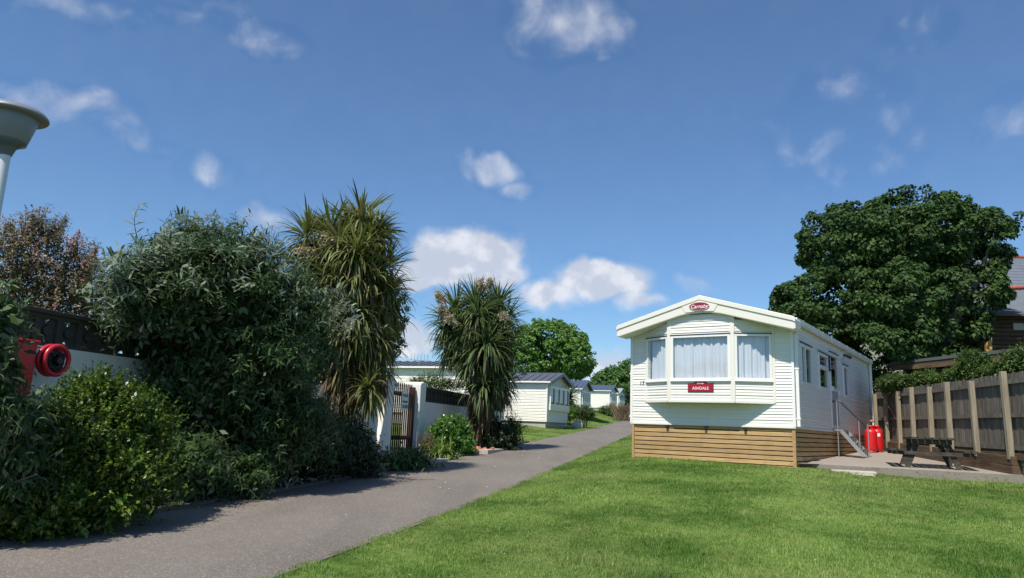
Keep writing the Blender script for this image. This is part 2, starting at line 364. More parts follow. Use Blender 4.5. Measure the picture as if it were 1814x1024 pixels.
# ground under the grass
def lawn_colour(t, v):
    a = t.noise(v, .55, 5, .6); bb = t.noise(v, 2.6, 5, .65); d = t.noise(v, .22, 3)
    c = t.mix(t.ramp(a, .36, .64), (.082, .175, .022), (.225, .335, .075)); c = t.mix(t.math('MULTIPLY', t.ramp(bb, .42, .75), .6), c, (.31, .36, .11))
    return t.mix(t.math('MULTIPLY', t.ramp(d, .48, .7), .4), c, (.26, .28, .11))
M_ground, t, b = mat_base('lawn_soil'); v = coords(t); c = lawn_colour(t, v); c = t.mix(t.math('MULTIPLY', t.noise(v, 45, 4, .7), .75), c, (.02, .035, .010))
t.link(c, b.inputs['Base Color']); b.inputs['Roughness'].default_value = .95; b.inputs['Specular IOR Level'].default_value = .1; bump(t, b, t.noise(v, 60, 4), .8, .03)
M_grass, t, b = mat_base('grass_blades'); v = coords(t); c = lawn_colour(t, v); geo = t.node('ShaderNodeNewGeometry')
hs = t.node('ShaderNodeHueSaturation'); t.link(c, hs.inputs['Color']); r = geo.outputs['Random Per Island']
t.link(t.math('MULTIPLY_ADD', r, .75, .72), hs.inputs['Value']); c = t.mix(t.math('MULTIPLY', t.ramp(r, .93, .97), .6), hs.outputs[0], (.30, .27, .13))
t.link(c, b.inputs['Base Color']); b.inputs['Roughness'].default_value = .5; b.inputs['Specular IOR Level'].default_value = .3
tr = t.node('ShaderNodeBsdfTranslucent'); hv = t.node('ShaderNodeHueSaturation'); hv.inputs['Value'].default_value = 1.5; t.link(c, hv.inputs['Color']); t.link(hv.outputs[0], tr.inputs[0]); mx = t.node('ShaderNodeMixShader'); mx.inputs[0].default_value = .35
t.link(b.outputs[0], mx.inputs[1]); t.link(tr.outputs[0], mx.inputs[2]); t.link(mx.outputs[0], t.n['Material Output'].inputs[0])
M_soil = plain('bed_soil', (.045, .035, .025), .95, .4, 8, bmp=.8, bscale=40)

def G(*a): return [tuple(x) for x in a]
L_syc = leafmat('sycamore_leaf', G((.020, .050, .012), (.038, .080, .018), (.062, .110, .024)), transl=.15, rough=.6, spec=.25)
L_mid = leafmat('bright_tree_leaf', G((.06, .14, .025), (.11, .22, .04), (.15, .27, .055)), transl=.3)
L_far = leafmat('far_tree_leaf', G((.055, .125, .028), (.09, .18, .04)), transl=.25)
L_bud = leafmat('grey_green_leaf', G((.022, .052, .013), (.042, .082, .022), (.075, .125, .040)), back=(.16, .21, .13), transl=.18, rough=.5, spec=.2)
L_tip = leafmat('silver_tip_leaf', G((.07, .12, .05), (.26, .32, .23), (.04, .08, .028), (.055, .10, .04)), back=(.50, .55, .47), transl=.2, rough=.45)
L_yel = leafmat('yellow_green_leaf', G((.035, .085, .014), (.070, .135, .02), (.19, .25, .035)), transl=.3, rough=.35)
L_pink = leafmat('bronze_leaf', G((.13, .095, .055), (.10, .13, .045), (.27, .20, .13), (.19, .12, .09)), transl=.25)
L_flow = leafmat('pink_flower', G((.36, .19, .19), (.46, .33, .30), (.24, .09, .10)), transl=.3, rough=.7)
L_hedge = leafmat('hedge_leaf', G((.035, .075, .014), (.065, .12, .024), (.11, .165, .035)), transl=.2, rough=.45)
L_gloss = leafmat('glossy_bush_leaf', G((.06, .15, .025), (.10, .22, .04), (.15, .27, .06)), transl=.3, rough=.3, spec=.6)
L_dark = leafmat('dark_leaf', G((.018, .038, .014), (.03, .055, .02)), transl=.15)
L_sword = leafmat('sword_leaf', G((.055, .085, .022), (.115, .145, .035), (.25, .26, .10), (.08, .115, .028), (.20, .16, .09)), transl=.25, rough=.5, spec=.25, big=2)
L_sword2 = leafmat('deep_sword_leaf', G((.035, .07, .025), (.075, .12, .04), (.16, .20, .08), (.055, .10, .032)), transl=.25, rough=.5, spec=.25, big=2)
L_dead = leafmat('dead_leaf', G((.11, .075, .04), (.19, .14, .08), (.07, .05, .03)), transl=.1, rough=.8)
L_pan = leafmat('beige_panicle', G((.38, .33, .23), (.48, .43, .32), (.28, .23, .15)), transl=.2, rough=.9)
L_agap = leafmat('strap_leaf', G((.03, .075, .02), (.055, .115, .03), (.09, .15, .04)), transl=.25, rough=.35)
L_agapy = leafmat('pale_strap_leaf', G((.10, .17, .03), (.20, .27, .06), (.07, .13, .03)), transl=.3, rough=.35)
L_pamp = leafmat('dry_plume_grass', G((.30, .22, .15), (.20, .16, .10), (.38, .30, .22)), transl=.2, rough=.9)

# ------------------------------------------------------------------ foliage makers (numpy)
def nz(a): return a / np.maximum(np.linalg.norm(a, axis=-1, keepdims=True), 1e-9)
def rdir(rng, n): return nz(rng.normal(size=(n, 3)))
def leaf_quads(P, D, N, L, W, fold=.12, droop=.15):
    L = np.broadcast_to(np.asarray(L, float).reshape(-1, 1), (len(P), 1)); W = np.broadcast_to(np.asarray(W, float).reshape(-1, 1), (len(P), 1))
    D = nz(D); S = nz(np.cross(D, N)); N2 = np.cross(S, D); z = np.array([0, 0, -1.])
    mid = P + D * L * .42 + z * droop * L * .2; tip = P + D * L + z * droop * L
    V_ = np.stack([P, mid + S * W / 2 + N2 * fold * W, tip, mid - S * W / 2 + N2 * fold * W], 1)
    i = np.arange(len(P))[:, None] * 4; return V_.reshape(-1, 3), (i + np.arange(4)[None]).astype(np.int32)
def leaf_strips(P, D, N, L, W, k=4, g=.25, prof=None, twist=None):
    n = len(P); L = np.broadcast_to(np.asarray(L, float).reshape(-1, 1), (n, 1)); W = np.broadcast_to(np.asarray(W, float).reshape(-1, 1), (n, 1)); g = np.broadcast_to(np.asarray(g, float).reshape(-1, 1), (n, 1))
    D = nz(D); S = nz(np.cross(D, N)); pr = prof if prof is not None else [.5, 1, .9, .6, .03]
    pts = []; p = P.copy(); d = D.copy()
    for j in range(k + 1):
        wj = np.interp(j / k, np.linspace(0, 1, len(pr)), pr)
        pts.append(p - S * W * wj / 2); pts.append(p + S * W * wj / 2)
        d = nz(d + np.array([0, 0, -1.]) * g * (j + 1) / k); p = p + d * L / k
    V_ = np.stack(pts, 1).reshape(-1, 3); b = np.arange(n)[:, None] * (2 * (k + 1)); Q = [b + np.array([2 * j, 2 * j + 1, 2 * j + 3, 2 * j + 2])[None] for j in range(k)]
    return V_, np.concatenate(Q).astype(np.int32)
def merge(parts):
    Vs, Qs, o = [], [], 0
    for v_, q in parts: Vs.append(v_); Qs.append(q + o); o += len(v_)
    return np.concatenate(Vs), np.concatenate(Qs)
def foliage(name, parts, mat, root):
    V_, Q = merge(parts); V_ = V_ - np.array(root.location); me = raw_mesh(name, V_, Q); return link(name, me, mat, root)
def sticks(name, segs, mat, root, n=5):
    mb = MB(off=-Vector(root.location))
    for pts, rs in segs: mb.tube(pts, rs, n, cap=False)
    return mb.build(name, mat, root)

def clump_cloud(rng, centers, rad_, per, L, W, out=None, updown=.35, flat=.6, hemi=True):
    """leaves on the outer shells of many small clumps"""
    n = len(centers) * per; c = np.repeat(centers, per, 0); r = np.repeat(np.broadcast_to(rad_, (len(centers),)), per)[:, None]
    o = np.repeat(out, per, 0) if out is not None else np.array([0, 0, 1.])
    d = rdir(rng, n) + o * .75; d = nz(d); P = c + d * r * rng.uniform(.55, 1.05, (n, 1)) * np.array([1, 1, flat])
    N = nz(d + rdir(rng, n) * .55 + np.array([0, 0, updown])); T_ = rdir(rng, n); D = nz(np.cross(N, T_) + d * .3 + np.array([0, 0, -.2]))
    return leaf_quads(P, D, N, L * rng.uniform(.7, 1.2, n), W * rng.uniform(.75, 1.15, n))
def dome_centers(rng, c, R, n, zmin=-.4, jit=.12, inner=.25, lump=.0):
    d = rdir(rng, n * 3); d = d[d[:, 2] > zmin][:n]; k = len(d)
    rr = np.where(rng.random(k) < inner, rng.uniform(.45, .85, k), rng.uniform(.86, 1.02, k))
    if lump:
        ph = rng.uniform(0, 6.28, 6); az = np.arctan2(d[:, 1], d[:, 0]); rr = rr * (1 + lump * (np.sin(az * 3 + ph[0]) * np.cos(d[:, 2] * 4 + ph[1]) * .5 + np.sin(az * 7 + d[:, 2] * 5 + ph[2]) * .35 + np.cos(az * 5 - d[:, 2] * 9 + ph[3]) * .35))
    return np.array(c) + d * rr[:, None] * np.array(R), d
def shoots(rng, B, D, length, nodes, L, W, ang=.9, k=3, g=.3, curve=-.12, lean=None, prof=None, per=2):
    """leafy shoots: opposite leaves along bending stems"""
    n = len(B); parts = []; st = [B.copy()]; p = B.copy(); d = nz(D.copy()); length = np.broadcast_to(length, (n,))[:, None]
    T0 = nz(np.cross(d, rdir(rng, n)))
    for j in range(nodes):
        d = nz(d + np.array([0, 0, curve]) * .5 + rng.normal(size=(n, 3)) * .07 + (0 if lean is None else np.array(lean) * .1)); p = p + d * length / nodes; st.append(p.copy())
        S = nz(np.cross(d, T0)); axis = T0 if j % 2 else S; sc = .55 + .45 * math.sin(pi * (j + 1.2) / (nodes + 1))
        for q in range(per):
            a = axis * (1 if q == 0 else -1) if per <= 2 else nz(rdir(rng, n))
            LD = nz(d * (1 - ang) + a * ang + rng.normal(size=(n, 3)) * .16); LN = nz(d * .8 + np.array([0, 0, .9]) + rng.normal(size=(n, 3)) * .3)
            ll = L * sc * rng.uniform(.75, 1.15, n); parts.append(leaf_strips(p, LD, LN, ll, W * sc * rng.uniform(.8, 1.15, n), k, g, prof or [.15, .9, .95, .55, .02]) if k > 1 else leaf_quads(p, LD, LN, ll, W * sc))
    return parts, st
def stems_mesh(st, r):
    """three-sided tapering stems, vectorised"""
    n = len(st[0]); rings = []; m = len(st)
    for j in range(m):
        a = st[min(j + 1, m - 1)] - st[max(j - 1, 0)]; a = nz(a); s1 = nz(np.cross(a, np.array([.3, .2, .93]))); s2 = np.cross(a, s1); rr = r * (1 - .75 * j / m)
        for q in range(3): rings.append(st[j] + (s1 * cos(2.094 * q) + s2 * sin(2.094 * q)) * rr)
    V_ = np.stack(rings, 1).reshape(-1, 3); b = np.arange(n)[:, None] * (3 * m); Q = []
    for j in range(m - 1):
        for q in range(3): Q.append(b + np.array([3 * j + q, 3 * j + (q + 1) % 3, 3 * j + 3 + (q + 1) % 3, 3 * j + 3 + q])[None])
    return V_, np.concatenate(Q)
def ell_pts(rng, lumps, n, zmin=-1.0, face=None):
    """surface points and outward normals on a union of ellipsoids [(cx,cy,cz,rx,ry,rz)]"""
    L_ = np.array(lumps, float); a = L_[:, 3] * L_[:, 4] + L_[:, 3] * L_[:, 5] + L_[:, 4] * L_[:, 5]; idx = rng.choice(len(L_), n * 3, p=a / a.sum())
    d = rdir(rng, n * 3); P = L_[idx, :3] + d * L_[idx, 3:]; keep = d[:, 2] > zmin
    for l in L_: keep &= (((P - l[:3]) / (l[3:] * .90)) ** 2).sum(1) > 1 - 1e-6
    P, d, idx = P[keep], d[keep], idx[keep]; N = nz(d / L_[idx, 3:]); return P[:n], N[:n]
def fill_pts(rng, lumps, n, s=.88):
    L_ = np.array(lumps, float); v_ = L_[:, 3] * L_[:, 4] * L_[:, 5]; idx = rng.choice(len(L_), n, p=v_ / v_.sum()); d = rdir(rng, n) * (rng.uniform(.1, 1, (n, 1)) ** .4) * s
    return L_[idx, :3] + d * L_[idx, 3:], d

# ================================================================== SETTING
def grid_sheet(name, ss, ps, zf, mat, kind='structure'):
    ss, ps = np.array(ss, float), np.array(ps, float); S, P = np.meshgrid(ss, ps, indexing='ij'); Z = zf(S, P); XY = S[..., None] * AV + P[..., None] * BV
    V_ = np.concatenate([XY, Z[..., None]], -1).reshape(-1, 3); a, b_ = len(ss), len(ps); i, j = np.meshgrid(np.arange(a - 1), np.arange(b_ - 1), indexing='ij'); q = (i * b_ + j).ravel()
    me = raw_mesh(name, V_, np.stack([q, q + 1, q + b_ + 1, q + b_], 1), smooth=True); o = link(name, me, mat); o['kind'] = kind; return o
SS = [-400, -200, -100, -60, -40, -20] + list(np.arange(-10, 4, 1)) + list(np.arange(4, 24, .35)) + list(np.arange(24, 48, 1)) + list(np.arange(48, 160, 3)) + [180, 220, 300, 420, 600, 900]
PS = [-600, -300, -150, -80, -50, -30, -20, -15, -12, -10, -9, -8, -7, -6.4, -6.0, -5.7, -5.6, -2.9, -2.87, -2.845] + list(np.arange(-2.6, 8, .35)) + [8.5, 9, 10, 12, 15, 20, 30, 50, 80, 150, 300, 600]
def gz(S, P):
    z = TZ(S, P) - .002
    road = (P <= -2.87 + 1e-6) & (P >= -5.6 - 1e-6) & (S < 150); z = np.where(road, z - .03, z); return z
grid_sheet('ground', SS, PS, gz, M_ground)
def edge_road(S, P): return TZ(S, np.clip(P, -5.6, -2.9)) + .008
rs = [-30, -20] + list(np.arange(-10, 24, .35)) + list(np.arange(24, 48, 1)) + list(np.arange(48, 150, 3)); grid_sheet('road', rs, [-5.66, -5.2, -4.2, -3.2, -2.84], edge_road, M_road)
# flower bed soil and kerb at the left edge of the road
bs = np.concatenate([np.arange(-4, 26.3, .3)]); grid_sheet('flower_bed_soil', bs, [-7.4, -7.0, -6.5, -6.1, -5.74], lambda S, P: TZ(S, P) + .03 + .035 * np.sin(S * 3.1 + P * 5) * np.sin(P * 4.2 + S), M_soil)
kb = MB(); kt = thing('kerb_edging', 'low concrete edging between the flower bed and the tarmac', 'kerb', (*RP(10, -5.7), TZ(10, -5.7)), -RH)
for i, s0 in enumerate(np.arange(-4, 26, .92)):
    z = float(TZ(s0, -5.7)) - float(TZ(10, -5.7)); z1 = float(TZ(s0 + .9, -5.7)) - float(TZ(10, -5.7)); j = .01 * math.sin(i * 2.3)
    kb.add([(x + j, y, zz) for y, zb in ((s0 - 10, z), (s0 - 10 + .9, z1)) for x, zz in ((-.05, zb - .1), (.0, zb - .1), (.0, zb + .045), (-.05, zb + .05))], [(0, 1, 2, 3), (7, 6, 5, 4), (0, 4, 5, 1), (1, 5, 6, 2), (2, 6, 7, 3), (3, 7, 4, 0)])
kb.build('edging_slab', plain('stained_edging', (.10, .095, .08), .9, .35, 5, bmp=.6, bscale=30), kt)
rng = np.random.default_rng(5)
def pebbles(name, n, s0, s1, p0, p1, size, mat, label):
    s = rng.uniform(s0, s1, n); p = rng.uniform(p0, p1, n); keep = (np.sin(s * 1.7) + np.sin(s * .6 + 1) + rng.normal(size=n) * .6) > -.2; s, p = s[keep], p[keep]; n = len(s)
    xy = s[:, None] * AV + p[:, None] * BV; z = TZ(s, p) + np.where(p < -5.75, .05, .012); r = size * rng.uniform(.4, 1.3, n)
    oc = np.array([[1, 0, 0], [0, 1, 0], [-1, 0, 0], [0, -1, 0], [0, 0, .6], [0, 0, -.6]]); ang = rng.uniform(0, 6.28, n); ca, sa = np.cos(ang), np.sin(ang)
    v_ = oc[None] * r[:, None, None] * rng.uniform(.6, 1.3, (n, 6, 1)); x = v_[..., 0] * ca[:, None] - v_[..., 1] * sa[:, None]; y = v_[..., 0] * sa[:, None] + v_[..., 1] * ca[:, None]
    V_ = np.stack([x + xy[:, 0:1], y + xy[:, 1:2], v_[..., 2] + z[:, None]], -1).reshape(-1, 3); b_ = np.arange(n)[:, None, None] * 6
    tr_ = np.array([[0, 1, 4], [1, 2, 4], [2, 3, 4], [3, 0, 4], [1, 0, 5], [2, 1, 5], [3, 2, 5], [0, 3, 5]]); o = link(name, raw_mesh(name, V_, None, (b_ + tr_[None]).reshape(-1, 3)), mat); return finish(o, label, name.replace('_', ' '), kind='stuff')
pebbles('gravel', 3800, 3, 25, -6.6, -5.75, .022, M_stone, 'scattered pale stone chips along the edge of the shaded flower bed')
pebbles('leaf_litter', 500, 4, 24, -5.75, -5.1, .012, plain('litter', (.16, .13, .08), .9, .4, 30), 'bits of fallen leaf and grit along the left edge of the tarmac')

pebbles('petals', 22, 4.5, 20, -5.2, -3.1, .016, M_paper, 'a few pale fallen petals lying on the tarmac')
# raised bank behind the fence
F0, F1 = np.array([9.72, 14.4]), np.array([10.95, 21.3]); FD = (F1 - F0) / np.linalg.norm(F1 - F0); FN = np.array([FD[1], -FD[0]])
def fl(s, d): return F0 + FD * s + FN * d
bv, bq = [], []; fs = list(np.arange(-.20, 60, 3)); dsn = [-.03, .3, 1.2, 2.2, 3.2, 4.5, 6, 8, 12, 20, 40, 80]; dz = [1.10, 1.13, 1.2, 1.35, 1.6, 2.3, 2.9, 3.3, 3.8, 5, 6, 7]
for a in fs:
    for d_, z_ in zip(dsn, dz): bv.append((*fl(a, d_), z_ + .012 * a))
nb = len(dsn); bq = [(i * nb + j, (i + 1) * nb + j, (i + 1) * nb + j + 1, i * nb + j + 1) for i in range(len(fs) - 1) for j in range(nb - 1)]
nbv = len(bv)
o = link('bank', raw_mesh('bank', bv, bq), M_ground); o['kind'] = 'structure'

# ------------------------------------------------------------------ grass blades
def grass(name, regions, seed, label):
    r_ = np.random.default_rng(seed); Vs, Ts, o_ = [], [], 0
    for (s0, s1, p0, p1, dens, h, wd, test) in regions:
        tn = 9; nt = int((s1 - s0) * (p1 - p0) * dens / tn); ts, tp_ = r_.uniform(s0, s1, nt), r_.uniform(p0, p1, nt); sg = .011 + wd; s = np.repeat(ts, tn) + r_.normal(size=nt * tn) * sg; p = np.repeat(tp_, tn) + r_.normal(size=nt * tn) * sg
        n = len(s); xy = s[:, None] * AV + p[:, None] * BV
        k = test(s, p, xy)
        dx = (xy[:, 0]) / np.maximum(xy[:, 1], .1); k &= (dx > -.95) & (dx < .95) & (xy[:, 1] > 3.2)
        s, p, xy = s[k], p[k], xy[k]; n = len(s); z = TZ(s, p) - .004
        cl = .75 + .5 * np.sin(s * 2.1 + np.sin(p * 1.7) * 2) * np.sin(p * 2.6 + np.sin(s) * 2) * .5 + .12 * np.sin(s * 9 + p * 5)
        hh = h * r_.uniform(.5, 1.25, n) * cl; az = r_.uniform(0, 6.28, n); ln = r_.uniform(.1, .75, n) * hh
        sx_ = np.stack([np.cos(az), np.sin(az)], 1) * wd * r_.uniform(.6, 1.2, (n, 1)) / 2; lx = np.stack([np.cos(az + 1.4), np.sin(az + 1.4)], 1) * ln[:, None]
        a = np.concatenate([xy - sx_, z[:, None]], 1); b_ = np.concatenate([xy + sx_, z[:, None]], 1); c_ = np.concatenate([xy + lx, (z + hh)[:, None]], 1)
        Vs.append(np.stack([a, b_, c_], 1).reshape(-1, 3)); Ts.append(np.arange(n * 3).reshape(-1, 3) + o_); o_ += n * 3
    o = link(name, raw_mesh(name, np.concatenate(Vs), None, np.concatenate(Ts)), M_grass); return finish(o, label, 'grass', kind='stuff')
CA = np.array([sin(.612), cos(.612)]); CN = np.array([CA[1], -CA[0]]); CFR = np.array([5.939, 15.292]); CFL = CFR - 3.66 * CN
SLAB = [(6.12, 15.62), (9.74, 14.16)]
def lawn_ok(s, p, xy):
    rel = xy - CFL; lx, ly = rel @ CN, rel @ CA; k = ~((lx > .02) & (lx < 3.64) & (ly > .03) & (ly < 9.3))
    x0, y0 = SLAB[0]; x1, y1 = SLAB[1]; ln = (xy[:, 0] - x0) * (y1 - y0) / (x1 - x0) + y0; k &= ~((xy[:, 1] > ln) & (lx > 3.6)); return k
allok = lambda s, p, xy: np.ones(len(s), bool)
grass('grass', [(4.0, 9.5, -2.92, 9, 6400, .038, .0060, lawn_ok), (9.5, 14, -2.92, 12, 3600, .040, .0080, lawn_ok), (14, 22, -2.92, 10, 1900, .048, .012, lawn_ok),
                (22, 45, -2.92, 1, 500, .05, .02, lawn_ok), (3.8, 45, -2.90, -2.74, 3600, .05, .007, allok),
                (24.5, 45, -12, -5.66, 480, .05, .014, allok), (45, 90, -9, -5.66, 160, .06, .03, allok)], 3, 'mown green lawn grass with lighter patches and a ragged edge on the tarmac')
# daisies and buttercups in the lawn
def flecks(name, n, mat, label, size, seed):
    r_ = np.random.default_rng(seed); s = r_.uniform(4.5, 17, n * 2); p = r_.uniform(-2.7, 6, n * 2); xy = s[:, None] * AV + p[:, None] * BV; k = lawn_ok(s, p, xy); s, p, xy = s[k][:n], p[k][:n], xy[k][:n]
    P = np.concatenate([xy, (TZ(s, p) + .045)[:, None]], 1); m = len(P); parts = []
    for q in range(5):
        a = q * 1.2566; D = np.tile([cos(a), sin(a), .15], (m, 1)); parts.append(leaf_quads(P, D, np.tile([0, 0, 1.], (m, 1)), size, size * .7, 0, 0))
    V_, Q = merge(parts); o = link(name, raw_mesh(name, V_, Q), mat); return finish(o, label, 'flowers', kind='stuff')
flecks('daisies', 70, M_white_txt, 'tiny white daisies scattered through the lawn', .009, 8)
flecks('buttercups', 34, plain('buttercup', (.8, .6, .03), .6), 'tiny yellow flowers scattered through the lawn', .011, 9)

# ================================================================== MAIN CARAVAN
Z0 = .66
car = thing('static_caravan', 'large cream caravan with curtained bay window, red oval badge and slatted timber skirting', 'caravan', (*CFL, Z0), -.612)
O = (0, 0, -Z0); Wd, Ln = 3.66, 9.2
def N_(): return MB(O)
X, Y_, mX, mY = (1, 0, 0), (0, 1, 0), (-1, 0, 0), (0, -1, 0)
ZB, ZE, ZA = 1.53, 3.72, 4.28
roofz = lambda x: ZA - (ZA - 3.78) * abs(x - 1.83) / 1.83
# end wall with the bay
m = N_(); ext = lambda z: (0, Wd) if z <= 3.70 else (max(0, 1.83 - (4.2 - z) / .30), min(Wd, 1.83 + (4.2 - z) / .30))
clad(m, (0, 0), (Wd, 0), ZB, 4.18, zref=ZB, ext=ext, holes=[(.46, 3.19, 2.1, 3.6)]); m.build('end_wall', M_clad, car)
m = N_(); clad(m, (Wd, Ln), (0, Ln), ZB, 4.18, zref=ZB, ext=ext); m.build('end_wall', M_clad, car)
SW = [(.66, 1.62, 2.47, 3.33), (2.35, 3.30, 2.48, 3.32), (3.56, 4.52, 1.62, 3.44), (5.2, 5.8, 2.46, 3.28)]
m = N_(); clad(m, (Wd, 0), (Wd, Ln), ZB, 3.76, zref=ZB, holes=SW); m.build('side_wall', M_clad, car)
m = N_(); clad(m, (0, Ln), (0, 0), ZB, 3.76, zref=ZB); m.build('side_wall', M_clad, car)
# roof
m = N_()
for sgn in (-1, 1):
    xe = 1.83 + sgn * 1.93
    a, b_ = (1.83, ZA), (xe, 3.80)
    m.add([(a[0], y, a[1] + dz_) for y in (-.02, Ln + .12) for dz_ in (0, -.05)] + [(b_[0], y, b_[1] + dz_) for y in (-.02, Ln + .12) for dz_ in (0, -.05)],
          [(0, 2, 6, 4), (1, 5, 7, 3), (0, 4, 5, 1), (2, 3, 7, 6), (4, 6, 7, 5)])
m.build('roof', M_roofw, car)
# moulded front canopy
top = [(-.2, 3.70), (-.17, 3.745), (1.83, 4.325), (3.83, 3.745), (3.86, 3.70)]
bot = [(3.86, 3.50), (3.80, 3.495), (3.0, 3.66), (2.62, 3.82), (2.36, 3.915), (2.1, 3.955), (1.83, 3.965), (1.56, 3.955), (1.30, 3.915), (1.04, 3.82), (.66, 3.66), (-.14, 3.495), (-.2, 3.50)]
# straighten the lower edge: slope from tip to the crown arch
bot = [(3.86, 3.50), (3.80, 3.49)] + [(3.80 - (3.80 - 2.5) * k / 4, 3.49 + .36 * k / 4) for k in range(1, 5)] + [(2.3, 3.905), (2.06, 3.945), (1.83, 3.955), (1.6, 3.945), (1.36, 3.905)] + [(1.16 - (1.16 + .14) * k / 4, 3.85 - .36 * k / 4) for k in range(0, 5)] + [(-.2, 3.50)]
m = N_(); m.extr(top + bot, (0, 0, 0), X, mY, .0, .47); cn = m.build('front_canopy', M_cream, car, bevel=.018)
m = N_()
lip = [(-.20, 3.64), (-.205, 3.715), (-.17, 3.76), (1.83, 4.345), (3.83, 3.76), (3.865, 3.715), (3.86, 3.64), (3.80, 3.672), (1.83, 4.238), (-.14, 3.672)]
m.extr(lip, (0, 0, 0), X, mY, .44, .492); m.build('canopy_lip', M_cream, car, bevel=.008)
m = N_(); m.extr([(1.50, 3.965), (1.83, 3.985), (2.16, 3.965), (2.24, 4.105), (1.83, 4.225), (1.42, 4.105)], (0, 0, 0), X, mY, .465, .482); m.build('badge_panel', M_cream, car, bevel=.004)
ov = [(1.83 + .225 * cos(a * pi / 20), 4.09 + .088 * sin(a * pi / 20)) for a in range(40)]
m = N_(); m.extr(ov, (0, 0, 0), X, mY, .48, .496); bd = m.build('oval_badge', M_maroon, car, bevel=.004)
rim = MB(O); rim.tube([(1.83 + .228 * cos(a * pi / 20), -.492, 4.09 + .091 * sin(a * pi / 20)) for a in range(41)], .006, 6); rim.build('badge_rim', plain('pink_rim', (.7, .45, .47), .3), bd)
text_mesh('lettering', 'Carnaby', .118, M_white_txt, bd, (1.83, -.4975, 4.085 - Z0), X, mY, shear=.25, bold=.001)
# bay: three panels, corner posts, sill
bayp = [(.36, 0), (1.07, -.35), (2.51, -.35), (3.28, 0)]
panels = []
for i in range(3):
    (xa, ya), (xb, yb) = bayp[i], bayp[i + 1]; L_ = math.hypot(xb - xa, yb - ya)
    hu = [(.045, L_ - .065), (.065, L_ - .065), (.06, L_ - .06)][i]
    m = N_(); e2 = lambda z, xa=xa, xb=xb, L_=L_: (0, L_) if z < 3.55 else ((max(0, min(L_, ((1.83 - (4.16 - z) / .30) - xa) / (xb - xa) * L_)), max(0, min(L_, ((1.83 + (4.16 - z) / .30) - xa) / (xb - xa) * L_))))
    zt = 3.93 if i == 1 else 3.78
    clad(m, (xa, ya), (xb, yb), 2.02, zt, zref=ZB, holes=[(hu[0], hu[1], 2.50, 3.45)], ext=e2); pb = m.build('bay_panel', M_clad, car)
    u = Vector((xb - xa, yb - ya, 0)).normalized(); n = Vector((u.y, -u.x, 0)); o0 = (xa, ya, 0)
    f = N_(); a0, a1 = hu; fwid = .036
    for bx in ((a0 - .03, a1 + .03, -.03, .035, 2.47, 2.525), (a0 - .02, a1 + .02, -.03, .03, 3.42, 3.47), (a0 - .02, a0 + fwid, -.03, .029, 2.525, 3.42), (a1 - fwid, a1 + .02, -.03, .029, 2.525, 3.42)): f.obox(o0, u, n, *bx)
    f.obox(o0, u, n, a0 - .03, a1 + .03, -.02, .055, 2.445, 2.47)
    wf = f.build('window', M_trim, car, bevel=.004)
    g_ = N_(); g_.obox(o0, u, n, a0 + fwid, a1 - fwid, .004, .010, 2.525, 3.42); g_.build('glass', M_glass, wf)
    g_ = N_(); g_.obox(o0, u, n, a0 - .035, a1 + .035, .0, .04, 3.475, 3.492); g_.build('drip_strip', M_dark, wf)
    # gathered net curtain
    cv, cq = [], []; nn = 90; rr_ = np.random.default_rng(i + 3); ph = rr_.uniform(0, 6, 4)
    for k in range(nn + 1):
        a = a0 + .02 + (a1 - a0 - .04) * k / nn
        for zz in (2.5, 2.75, 3.0, 3.25, 3.46):
            t_ = (3.46 - zz); d_ = -.075 + (.020 * math.sin(a * 42 + ph[0] + t_ * .8) + .014 * math.sin(a * 71 + ph[1]) + .012 * math.sin(a * 19 + ph[2])) * (.55 + .5 * t_)
            pt = Vector(o0) + u * a + n * d_ + Vector((0, 0, zz)); cv.append(tuple(pt + Vector(O)))
    for k in range(nn):
        for q in range(4): cq.append((k * 5 + q, (k + 1) * 5 + q, (k + 1) * 5 + q + 1, k * 5 + q + 1))
    link('curtain', raw_mesh('curtain', cv, cq, smooth=True), M_curtain, wf)
m = N_()
for (x_, y_), (tx, ty) in zip(bayp[1:3], ((-.05, 0), (.05, 0))):
    m.extr([(x_ - .052, 2.0), (x_ + .052, 2.0), (x_ + .052, 3.90), (x_ - .052, 3.90)], (0, y_, 0), X, mY, -.03, .022)
m.each('bay_corner_trim', M_cream, car, bevel=.01)
m = N_()
for x_ in (.36, 3.28): m.extr([(x_ - .03, 2.0), (x_ + .03, 2.0), (x_ + .03, 3.72), (x_ - .03, 3.72)], (0, 0, 0), X, mY, -.01, .03)
m.each('bay_edge_trim', M_cream, car, bevel=.01)
m = N_(); m.add([(x_, y_, z_) for z_ in (1.99, 2.035) for x_, y_ in ((.33, .0), (1.06, -.375), (2.52, -.375), (3.31, .0))], [(0, 1, 2, 3), (7, 6, 5, 4), (0, 4, 5, 1), (1, 5, 6, 2), (2, 6, 7, 3)]); m.build('bay_floor', M_cream, car)
